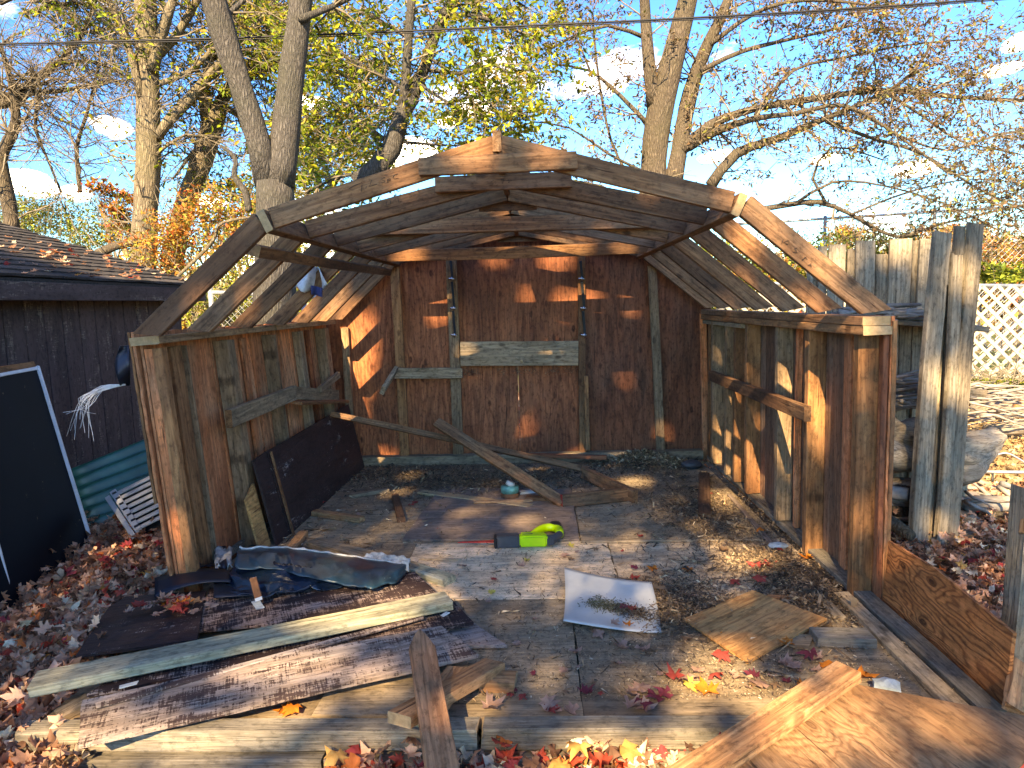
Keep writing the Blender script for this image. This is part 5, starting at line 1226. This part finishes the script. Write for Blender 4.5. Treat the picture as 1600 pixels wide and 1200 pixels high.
leafmass('shrub', 'pale green brush filling the gaps between the left rafters', 'shrub', [eb(420, 470, 7.0, 90, 45), eb(520, 430, 7.4, 60, 60), eb(330, 480, 6.8, 50, 50)], 6500, GR + [(.35, .32, .2)], [3, 4, 3, 4, 4, 3], .06, 35, GS)
leafmass('shrub', 'low green bush with yellow tops beyond the roof peak', 'shrub', [eb(560, 380, 9.5, 60, 60), eb(370, 300, 10, 50, 25)], 4000, GR + OR[:4], [3, 4, 3, 4, 3, 1, 1, 1, 2], .075, 36, GS)
leafmass('shrub', 'green bush seen between the right rafters', 'shrub', [eb(1180, 420, 9.0, 60, 50), eb(1100, 400, 9.6, 70, 50), eb(1270, 420, 9.3, 50, 45)], 5000, GR + OR[:2], [4, 4, 4, 3, 2, 2, 1], .075, 37, GS)
leafmass('shrub', 'dark green bush above the grey picket fence', 'shrub', [eb(1310, 395, 9.5, 60, 38), eb(1390, 385, 9.8, 50, 30)], 4200, GR, [5, 2, 6, 1, 1], .07, 38, GS)
leafmass('shrub', 'bright orange tree top at the far right beyond the fence', 'shrub', [eb(1550, 395, 14, 90, 36), eb(1460, 375, 15, 60, 22), eb(1600, 420, 13.6, 60, 40)], 9000, OR, [4, 6, 1, 5, 1, 4], .09, 39, GS)
leafmass('shrub', 'yellow orange sapling against the sky right of the rafters', 'shrub', [eb(1318, 365, 14, 26, 22)], 900, OR, [3, 6, 1, 5, 1, 4], .09, 40, GS, stems=6)
leafmass('shrub', 'green leafy vine hanging over the rail at the right border', 'shrub', [eb(1565, 425, 8.6, 50, 18), eb(1520, 430, 8.6, 40, 16)], 1100, GR, [5, 5, 4, 1, 0], .10, 41, GS, stems=5)
leafmass('shrub', 'weedy grass and stems below the lattice', 'shrub', [eb(1560, 600, 6.6, 70, 14, .3)], 1400, GR, [4, 4, 4, 2, 2], .05, 42, GS, stems=40, stemh=.3)
# far woods all round the horizon
def farwoods():
    ng = np.random.default_rng(77); n = 26000; a = ng.uniform(-math.pi, math.pi, n); a[:20000] = ng.uniform(-.9, 1.0, 20000)
    rad = ng.uniform(26, 34, n); x = np.sin(a) * rad; y = np.cos(a) * rad
    top = np.array([2.9 + 1.0 * noise.noise(Vector((q * 6, 0, 0))) + .7 * noise.noise(Vector((q * 17, 3, 0))) for q in a])
    z = ng.uniform(-.3, 1, n) * top
    tone = np.array([noise.noise(Vector((q * 9, 7, 1))) for q in a]); cols = pal(GR, [4, 4, 3, 3, 2], n, ng, .2); co = pal(OR, [3, 4, 2, 4, 2, 3], n, ng, .2)
    m = (tone + ng.normal(0, .15, n)) > .08; cols[m] = co[m]
    return tag(scatter('far_woods', LEAF_T, LEAF_F, np.stack([x, y, z], 1), rotmats(n, ng), ng.uniform(.35, .8, (n, 1)) * np.ones((1, 3)), cols, 'leaf'), 'band of green and orange woods closing the horizon', 'woods', kind='stuff')
farwoods()
# fallen limb by the straight trunk and vines
logm('fallen_limb', 'broken mossy limb hanging between garage roof and straight trunk', [PY(150, 398, 8.0), PY(180, 385, 8.0), PY(215, 378, 8.1)], [.07, .06, .05], 'barkmid', 'limb')
logm('branch', 'bare crooked branch arching over the left rafters', [PY(270, 440, 6.5), PY(330, 380, 6.5), PY(345, 350, 6.4), PY(400, 338, 6.3)], [.02, .02, .018, .014], 'bark', 'branch')
logm('branch', 'dark crooked bough curling left of the forked trunk', [PY(388, 330, 7.0), PY(383, 300, 7.0), PY(366, 275, 7.0), PY(368, 248, 7.0), PY(345, 228, 7.0)], [.045, .04, .035, .03, .02], 'barkdark', 'branch')

# ------------------------------------------------------------------ fallen leaves, litter, debris
MV, MF = maple(.35); MV2, MF2 = maple(-.5, .4); MV3, MF3 = maple(.8, -.5)
def inshed(x, y, m=0.0): return -1.70 - m < x < 1.62 + m and -.02 - m < y < 3.75
def litter(name, label, n, xr, yr, size, seed, extra=None, zoff=.0, cols=LITTER, w=LITW, pile=.05, keep=None, hill=None):
    ng = np.random.default_rng(seed); x = ng.uniform(*xr, n); y = ng.uniform(*yr, n); ok = np.array([(keep(a, b) if keep else not inshed(a, b)) for a, b in zip(x, y)])
    x, y = x[ok], y[ok]; m = len(x); z = np.array([gz(a, b) + (hill(a, b) if hill else 0) for a, b in zip(x, y)]) + np.abs(ng.normal(0, pile, m)) + zoff
    pos = np.stack([x, y, z], 1); c = pal(cols, w, m, ng, .18); th = m // 3; obs = None
    Vs, Fs, Cs, base = [], [], [], 0
    for k, (TV, TF) in enumerate(((MV, MF), (MV2, MF2), (MV3, MF3))):
        s = slice(k * th, (k + 1) * th if k < 2 else m); q = pos[s]; R_ = rotmats(len(q), ng, .5); sc_ = size * ng.uniform(.55, 1.25, (len(q), 1))
        TT = TV[None] + ng.normal(0, .09, (len(q),) + TV.shape) * np.array([.5, .5, 1.3])
        V = np.einsum('nij,nkj->nki', R_, TT * sc_[:, :, None]) + q[:, None]
        V[:, :, 2] = np.maximum(V[:, :, 2], (q[:, 2] - .02)[:, None])
        Fs.append((TF[None] + (np.arange(len(q)) * len(TV))[:, None, None] + base).reshape(-1, 3)); Vs.append(V.reshape(-1, 3)); base += V.shape[0] * V.shape[1]; Cs.append(np.repeat(c[s], len(TV), 0))
    o = obj(name, mesh(np.concatenate(Vs), np.concatenate(Fs), cols=np.concatenate(Cs)), None, None, M['leaf'])
    return tag(o, label, 'leaf litter', None, 'stuff')
litter('leaf_litter', 'thick carpet of tan and red maple leaves left of the shed', 26000, (-3.5, -1.3), (-.6, 5.2), .068, 51, keep=lambda x, y: not (x > -1.78 and y > .9) and not (x > -1.56 and y > -.02), hill=lambda x, y: .05 * max(0, 1 - abs(x + 2.1)) + (.05 if y < 1.4 and x > -2.2 else 0))
litter('leaf_litter', 'maple leaves strewn before the front sill', 5200, (-2.0, 1.9), (-.6, -.085), .075, 52, keep=lambda x, y: not (x < -.5 and y > -.24), pile=.05, hill=lambda x, y: .05 * max(0, 1 - abs(y + .15) / .12), w=[18, 18, 12, 8, 9, 6, 8, 5, 10])
litter('leaf_litter', 'faded leaves covering the ground right of the shed', 9500, (1.66, 4.2), (-.4, 3.0), .062, 53, w=[24, 22, 22, 18, 2, 1, 3, 2, 8])
TAN = [(.50, .34, .17), (.40, .25, .12), (.58, .44, .25), (.28, .17, .09)]
litter('leaf_litter', 'dry tan leaf scraps over the sunny yard beyond the rack', 9000, (2.6, 9.5), (2.6, 8.5), .07, 54, cols=TAN, w=[5, 5, 4, 2], pile=.02)
litter('leaf_litter', 'brown leaves on the ground behind the shed and garage', 5000, (-6, 3), (3.9, 9), .09, 55, pile=.03)
# leaves on the garage roof
ng = np.random.default_rng(60); n = 130; s_ = np.abs(ng.normal(.5, .42, n)); yy = ng.normal(3.6, .75, n); yy = np.minimum(yy, GYE - .15 - s_ * .12); nn_ = noise.noise
pos = np.array([tuple(Vector((EX, b, zE)) + rd * a + rn * (.03 + .02 * ng.random())) for a, b in zip(s_, yy)])
cc = pal(LITTER, LITW, n, ng); Rm = rotmats(n, ng, .7)
tag(scatter('roof_leaves', MV, MF, pos, Rm, .065 * ng.uniform(.6, 1.2, (n, 1)) * np.ones((1, 3)), cc, 'leaf'), 'dry leaves gathered on the garage roof shingles', 'leaf litter', kind='stuff')

# single leaves that can be picked out
kinds = {'red': ((.38, .06, .045), 'red maple leaf lying on the shed floor'), 'crimson': ((.22, .04, .055), 'dark crimson maple leaf lying on the shed floor'), 'orange': ((.62, .19, .03), 'bright orange maple leaf lying in the shed'),
         'pink': ((.42, .25, .18), 'faded pink tan maple leaf lying in the shed'), 'yellow': ((.62, .48, .10), 'pale yellow leaf lying in the shed'), 'tan': ((.25, .15, .085), 'brown curled leaf lying in the shed')}
lmesh = {}
for kname, (c, lab) in kinds.items():
    for v_, (TV, TF) in enumerate(((MV, MF), (MV2, MF2), (MV3, MF3))):
        T2 = TV + np.random.default_rng(len(kname) * 5 + v_).normal(0, .09, TV.shape) * np.array([.45, .45, 1]); T2[:, 2] -= T2[:, 2].min()
        cl_ = np.tile(np.array(c), (len(T2), 1)) * np.random.default_rng(v_).uniform(.8, 1.2, (len(T2), 1))
        me = mesh(T2, TF, cols=cl_); me.materials.append(M['leaf']); lmesh[kname, v_] = me
LMK = [(1103, 1077, 'on the floor below the plywood square'), (960, 1010, 'on the floor below the white sheet'), (1000, 1095, 'against the front sill, right of centre'), (870, 1105, 'against the front sill near the middle'), (770, 1105, 'on the sill near the picket'), (1290, 1040, 'below the pale block'),
       (1350, 1058, 'beside the foam chunk'), (1190, 900, 'on the debris above the plywood square'), (1070, 890, 'on the pale plywood right of the white sheet top'), (985, 955, 'lying on the white sheet'), (1050, 950, 'between white sheet and plywood square'), (1200, 835, 'at the foot of the right wall'), (1260, 875, 'under the right wall studs'),
       (860, 860, 'beside the saw'), (740, 900, 'on the pale plywood left of the white sheet'), (645, 790, 'by the left end of the reddish floor sheet'), (500, 800, 'near the foot of the dark panel'), (760, 940, 'on the dark floor beside the heap'), (800, 800, 'on the reddish floor sheet'), (980, 800, 'on the rear floor beyond the joint'), (1080, 780, 'in the rear right of the floor'),
       (455, 1110, 'under the long flaking sheet'), (262, 946, 'on the smooth dark sheet'), (1170, 1000, 'by the near edge of the plywood square'), (1180, 1065, 'on the floor between square and fallen section'), (800, 1010, 'on the dark floor left of centre'), (900, 1060, 'in the middle of the dark front floor'), (700, 760, 'in the mulch by the rear boards')]
def leaf(kname, px, py, z=.004, s=.085):
    s *= .85
    p = G(px, py, z + .003); o = obj('maple_leaf', lmesh[kname, rnd.randrange(3)], None, Matrix.Translation(p) @ Matrix.Rotation(rnd.uniform(0, 6.28), 4, 'Z') @ Matrix.Rotation(rnd.gauss(0, .15), 4, 'X') @ Matrix.Diagonal((s, s, s * .75, 1)))
    sizew = 'small' if s < .05 else 'large' if s > .078 else 'mid-sized'
    q = min(LMK, key=lambda l: (l[0] - px) ** 2 + 2.5 * (l[1] - py) ** 2)[2]
    cw = {'red': 'red', 'crimson': 'dark crimson', 'orange': 'bright orange', 'pink': 'faded pink tan', 'yellow': 'pale yellow', 'tan': 'brown curled'}[kname]
    tag(o, sizew + ' ' + cw + ' maple leaf ' + q, 'leaf', ' '.join((sizew, kname, 'leaves', q)))
fixed = [('orange', 1103, 1077, .11), ('orange', 1296, 1044, .09), ('orange', 1258, 1074, .09), ('orange', 1352, 1058, .09), ('orange', 458, 1111, .10), ('orange', 445, 1112, .09), ('orange', 1075, 891, .085), ('orange', 1020, 890, .075), ('orange', 1190, 830, .08), ('orange', 1260, 872, .09), ('orange', 1230, 1007, .08), ('orange', 1118, 997, .07),
         ('red', 1128, 1028, .10), ('red', 1148, 912, .08), ('red', 1188, 908, .10), ('red', 1200, 888, .10), ('red', 1180, 886, .09), ('red', 992, 904, .07), ('red', 642, 790, .06), ('red', 648, 786, .06), ('red', 505, 786, .06), ('red', 452, 824, .05), ('red', 1052, 1058, .09), ('red', 1120, 1060, .08), ('red', 1218, 860, .06), ('red', 806, 846, .06),
         ('crimson', 1022, 1094, .10), ('crimson', 1036, 1086, .09), ('crimson', 918, 1082, .08), ('crimson', 990, 888, .06), ('crimson', 1265, 1026, .10), ('crimson', 1175, 1058, .07), ('crimson', 1005, 1105, .09), ('red', 862, 1109, .07),
         ('pink', 935, 992, .08), ('pink', 970, 1013, .09), ('pink', 1005, 1018, .08), ('pink', 900, 1021, .07), ('pink', 770, 1106, .11), ('pink', 858, 1106, .10), ('pink', 888, 1112, .09), ('pink', 985, 1085, .09), ('pink', 1000, 1080, .10), ('pink', 988, 1104, .10), ('pink', 1010, 1110, .09), ('pink', 1185, 1072, .09), ('pink', 1240, 1043, .08), ('pink', 1075, 1062, .10), ('pink', 1275, 1030, .08), ('pink', 1090, 1050, .07), ('pink', 1230, 1040, .09),
         ('pink', 763, 941, .05), ('pink', 723, 886, .06), ('pink', 1178, 962, .045), ('pink', 1048, 945, .08), ('pink', 1080, 935, .08), ('yellow', 892, 853, .06), ('yellow', 823, 876, .05), ('yellow', 1080, 1072, .08), ('yellow', 745, 788, .05), ('yellow', 768, 926, .05), ('pink', 815, 885, .06), ('pink', 883, 868, .07), ('orange', 870, 975, .0), ('tan', 1130, 862, .08), ('tan', 1070, 1000, .07), ('pink', 560, 804, .05), ('tan', 500, 812, .05)]
for k, px, py, s in fixed:
    if s > 0: leaf(k, px, py, .004, s)
for _ in range(125):
    px, py = rnd.uniform(660, 1340), rnd.choice([rnd.uniform(740, 1115), rnd.uniform(985, 1115)])
    p = G(px, py, 0)
    if -1.45 < p.x < 1.36 and .12 < p.y < 3.5 and not (1100 > px > 1060 and py < 1040 and py > 920) and not (870 < px < 1300 and 880 < py < 1035) and not (px < 760 and py > 880): leaf(rnd.choice(['red', 'pink', 'pink', 'pink', 'tan', 'tan', 'tan', 'crimson', 'tan']), px, py, .003, rnd.uniform(.025, .055))
for _ in range(34): leaf(rnd.choice(['red', 'pink', 'orange', 'pink', 'tan']), rnd.gauss(262, 36), rnd.gauss(946, 6), .075 + rnd.uniform(0, .02), rnd.uniform(.055, .09))
for k, px, py in [('pink', 960, 975), ('red', 988, 952), ('crimson', 975, 950), ('orange', 982, 977)]: leaf(k, px, py, .022, .06)

# crumbs, sawdust and bark scraps on the floor
CH_T = np.array([(-.5, -.25, 0), (.5, -.15, .05), (.35, .3, 0), (-.4, .2, .12)]); CH_F = np.array([(0, 1, 2), (0, 2, 3)])
DIRTC = [(.10, .065, .04), (.17, .11, .065), (.055, .038, .026), (.30, .20, .11), (.40, .30, .18), (.50, .42, .29)]
def chips(name, label, spots, n, size, w, seed, aspect=(1, .4), z0=.003, cat='debris'):
    """spots: (px, py, spread x m, spread y m, weight, heap height)"""
    ng = np.random.default_rng(seed); wt = np.array([s[4] for s in spots], float); idx = ng.choice(len(spots), n, p=wt / wt.sum())
    C = np.array([tuple(G(s[0], s[1], 0)) for s in spots]); S = np.array([(s[2], s[3]) for s in spots]); H = np.array([s[5] for s in spots])
    g = ng.normal(0, 1, (n, 2)); xy = C[idx, :2] + g * S[idx]; hz = H[idx] * np.exp(-(g ** 2).sum(1) * .6)
    ok = (xy[:, 0] > -1.55) & (xy[:, 0] < 1.56) & (xy[:, 1] > .1) & (xy[:, 1] < 3.58); xy, hz = xy[ok], hz[ok]; m = len(xy)
    pos = np.stack([xy[:, 0], xy[:, 1], z0 + hz * ng.uniform(.3, 1, m) + ng.uniform(0, .006, m)], 1)
    sc_ = size * ng.lognormal(0, .5, (m, 1)) * np.array([[aspect[0], aspect[1], 1]])
    return tag(scatter(name, CH_T, CH_F, pos, rotmats(m, ng, .6), sc_, pal(DIRTC, w, m, ng, .25), 'chips'), label, cat, None, 'stuff')
allf = [(800, 860, .9, .9, 4, 0), (1050, 1000, .4, .35, 1.5, 0), (700, 740, .8, .35, 4, .01), (1150, 800, .3, .5, 3, .008), (950, 1030, .8, .35, 3, 0)]
chips('dirt_crumbs', 'dark crumbs and bark scraps strewn over the shed floor', allf, 44000, .008, [3, 6, 5, 5, .8, .1], 70)
chips('sawdust', 'pale sawdust and wood crumbs strewn over the shed floor', [(1170, 840, .22, .35, 5, 0), (1150, 1070, .3, .2, 3, 0), (1060, 1010, .4, .4, 1, 0), (900, 800, .7, .5, 2, 0), (560, 830, .3, .4, 1.5, 0), (1280, 960, .15, .3, 2, 0), (750, 900, .6, .3, 1.5, 0)], 22000, .0042, [0, 1, 0, 3, 5, 2], 71, (1, .7))
chips('bark_mulch', 'dark leaf mulch heaped along the rear wall of the shed', [(640, 745, .38, .22, 5, .03), (740, 760, .4, .2, 4, .03), (600, 722, .3, .1, 2, .03), (860, 745, .35, .22, 3, .02), (1000, 730, .25, .15, 3, .05), (1075, 790, .18, .4, 4, .03), (1110, 830, .14, .3, 2, .02)], 20000, .016, [5, 6, 4, 3, .6, 0], 72, (1, .45))
chips('bark_mulch', 'rotted brown wood debris between the plywood square and right wall', [(1230, 900, .10, .22, 5, .04), (1060, 955, .12, .16, 4, .035), (1265, 935, .10, .14, 4, .04), (1050, 925, .12, .12, 2, .02), (1170, 890, .25, .14, 2, .01)], 12000, .016, [5, 6, 4, 3, .6, 0], 73, (1, .35))
chips('splinters', 'thin wood splinters scattered over the shed floor', [(800, 800, .8, .6, 3, 0), (1180, 940, .25, .35, 3, 0), (560, 810, .25, .4, 2, 0), (1000, 1050, .5, .25, 1, 0)], 1100, .038, [1, 2, 1, 4, 3, 1], 78, (1, .07), .006)
chips('nest_straw', 'matted straw nest lying at the rear wall', [(1000, 722, .17, .09, 5, .09), (1040, 726, .1, .08, 2, .06)], 5000, .035, [0, 3, 1, 5, 4, 0], 74, (1, .09), .01, 'straw')
# moss and mulch lying on the white sheet
ng = np.random.default_rng(75); n = 1700; a, b = G(925, 941, .02), G(1012, 962, .02)
f = ng.random(n); pos = np.array(a)[None] * (1 - f[:, None]) + np.array(b)[None] * f[:, None] + ng.normal(0, 1, (n, 3)) * np.array([.03, .028, .004]); pos[:, 2] = .014 + np.abs(ng.normal(0, .01, n))
mc = np.where((f < .5)[:, None], pal([(.13, .115, .06), (.19, .17, .10), (.09, .08, .04)], [1, 1, 1], n, ng), pal(DIRTC, [4, 5, 4, 2, 0, 0], n, ng))
tag(scatter('moss_clump', CH_T, CH_F, pos, rotmats(n, ng, .3), .018 * ng.uniform(.5, 1.3, (n, 1)) * np.array([[1, .3, 1]]), mc, 'chips'), 'dry moss and mulch lying on the white vinyl sheet', 'moss', None, 'stuff')
# cobweb debris along the grey crosspiece
ng = np.random.default_rng(76); n = 500; q0 = PY(720, 582, 3.58); q1 = PY(900, 578, 3.58); f = ng.choice([.02, .05, .12, .35, .5, .62, .8, .93], n) + ng.normal(0, .03, n)
pos = np.array(q0)[None] * (1 - f[:, None]) + np.array(q1)[None] * f[:, None] + ng.normal(0, 1, (n, 3)) * np.array([.01, .008, .016])
tag(scatter('nest_debris', CH_T, CH_F, pos, rotmats(n, ng), .02 * ng.uniform(.5, 1.3, (n, 1)) * np.array([[1, .2, 1]]), pal(DIRTC, [3, 3, 3, 2, 0, 0], n, ng), 'chips'), 'dusty nest debris clinging under the grey crosspiece', 'debris', None, 'stuff')

# ------------------------------------------------------------------ the unseen yard maple behind the viewer, its crown shaped to dapple the scene
kx_, kz_ = SUN.x / SUN.y, SUN.z / SUN.y
def ab(p): p = Vector(p); return (p.x - p.y * kx_, p.z - p.y * kz_)      # where the sun ray through p meets the plane y = 0
GAPS = []   # crown openings cut to land sun patches on chosen spots: (a, b, radius a, radius b)
def gap(p, ra, rb=None): a, b = ab(p); GAPS.append((a, b, ra, rb or ra))
gap((-1.36, 3.66, .95), .16, .45); gap((-1.45, 3.66, .5), .12, .25); gap(PY(560, 520, 3.66), .16, .22)
gap(PY(870, 400, 3.66), .16, .10); gap(PY(880, 470, 3.66), .12, .12); gap(PY(825, 470, 3.66), .05, .12); gap(PY(830, 670, 3.66), .06, .12); gap(PY(985, 470, 3.66), .06, .08); gap(PY(975, 590, 3.66), .05, .06); gap(PY(770, 395, 3.66), .12, .04); gap(PY(910, 375, 3.66), .06, .06)
for p, r1, r2 in [((1170, 870), .16, .07), ((1130, 775), .12, .14), ((985, 750), .14, .07), ((640, 740), .10, .05), ((615, 765), .06, .04), ((1125, 1010), .12, .10), ((1105, 1070), .13, .06), ((1180, 1085), .12, .05), ((1290, 1130), .14, .05), ((1260, 1160), .2, .06),
                  ((720, 800), .08, .03), ((815, 810), .10, .03), ((630, 935), .22, .045), ((560, 975), .30, .05), ((470, 1040), .22, .05), ((600, 1000), .14, .04), ((120, 1150), .25, .05), ((300, 1150), .3, .04), ((900, 1180), .12, .03), ((1040, 1185), .2, .05), ((745, 1110), .03, .03), ((455, 1108), .08, .03), ((1310, 985), .07, .03), ((1450, 1130), .12, .04), ((1335, 1085), .06, .03), ((590, 1065), .08, .03)]:
    gap(G(*p, .03), r1, r2)
for p, r1, r2 in [((1230, 640), .05, .35), ((1280, 620), .09, .22), ((1278, 850), .06, .08), ((1195, 700), .07, .2), ((1130, 660), .05, .22), ((1230, 560), .05, .06), ((1150, 720), .06, .12), ((1130, 520), .04, .05)]: gap(PX(*p, 1.5), r1 * .8, r2 * .7)
for px, py, y, r in [(740, 240, .9, .11), (640, 290, .9, .05), (1150, 305, .9, .05), (1190, 330, .9, .04), (360, 450, 1.36, .10), (800, 345, 2.4, .07), (860, 255, .9, .05), (470, 370, 1.83, .08), (620, 345, 2.3, .07), (640, 398, 3.1, .10), (910, 395, 3.2, .10), (1010, 290, 1.36, .04)]: gap(PY(px, py, y), r, r)
for px, py, r, r2 in [(1485, 610, .22, .12), (1515, 420, .08, .15), (1310, 410, .10, .10), (1410, 395, .15, .06)]: gap(PY(px, py, 2.0 if px > 1440 else 2.75), r, r2)
gap((-1.25, 3.62, .06), .2, .06)
def shade_tree():
    ng = np.random.default_rng(91); rr = random.Random(9)
    root = thing('yard_maple', 'maple in the yard whose crown shades the shed', 'tree', (-6.2, -11.5, -.2))
    t = Tubes(); T0 = Vector((-6.2, -11.5, -.4)); tr_ = [T0, T0 + Vector((.2, 0, 2.2)), T0 + Vector((.7, .1, 4.5)), T0 + Vector((1.6, .3, 8)), T0 + Vector((2.5, .4, 12))]
    Q, R_ = crom(tr_, [.34, .28, .24, .18, .08], .4); t.add(Q, R_, 14, True, .1); t.build('trunk', 'bark', root, T0)
    t = Tubes()
    N = 92000
    A_ = ng.uniform(-5.2, 4.2, N); B_ = ng.uniform(-2.2, 6.6, N); yv = -10.6 + ng.normal(0, .8, N)
    A_[:26000] = ng.normal(-.55, 1.0, 26000); B_[:26000] = ng.normal(3.6, .75, 26000)   # extra leaves added to keep the rear wall in shade
    keep = np.ones(N, bool)
    for (ga_, gb_, ra, rb) in GAPS:
        d = ((A_ - ga_) / (ra * .8 + .045)) ** 2 + ((B_ - gb_) / (rb * .8 + .045)) ** 2; keep &= d > 1
    # the crown's edge frays out
    e = np.array([5.3 + .9 * noise.noise(Vector((a * .9, 5, 0))) + (.9 if a > .5 else 0) + 0 for a in A_]); keep &= B_ < e + ng.normal(0, .25, N)
    # natural thinness
    th = np.array([noise.noise(Vector((a * 1.3, b * 1.3, 2))) for a, b in zip(A_, B_)]); keep &= ~((th > .55) & (ng.random(N) < .4))
    # cut open for sun over the garage roof at left and the yard at right
    keep &= ~((A_ > 1.9) & (B_ > 3.6)); keep &= ~((A_ > 2.5) & (B_ > 1.5)); keep &= ~((A_ < -3.6) & (B_ > 4.1)); keep &= ~((A_ > 1.2) & (B_ > 4.9))
    A_, B_, yv = A_[keep], B_[keep], yv[keep]; n = len(A_)
    P = np.stack([A_ + yv * kx_, yv, B_ + yv * kz_], 1)
    scatter('crown', LEAF_T, LEAF_F, P, rotmats(n, ng), 0.134 * ng.uniform(.7, 1.3, (n, 1)) * np.ones((1, 3)), pal(OR + GR, [2, 3, 3, 4, 3, 3, 3, 3, 2, 3, 2], n, ng), 'leaf', root, T0)
    for k in range(26):
        s = Q[rr.randrange(len(Q) // 4, len(Q) - 1)]; e_ = Vector(P[rr.randrange(n)].tolist()); m_ = (s + e_) / 2 + Vector((0, rr.uniform(-.5, .3), rr.uniform(.1, .6)))
        q_, r__ = crom([s, m_, e_], [.07, .04, .008], .4); t.add(q_, r__, 6)
    t.build('limbs', 'bark', root, T0)
shade_tree()
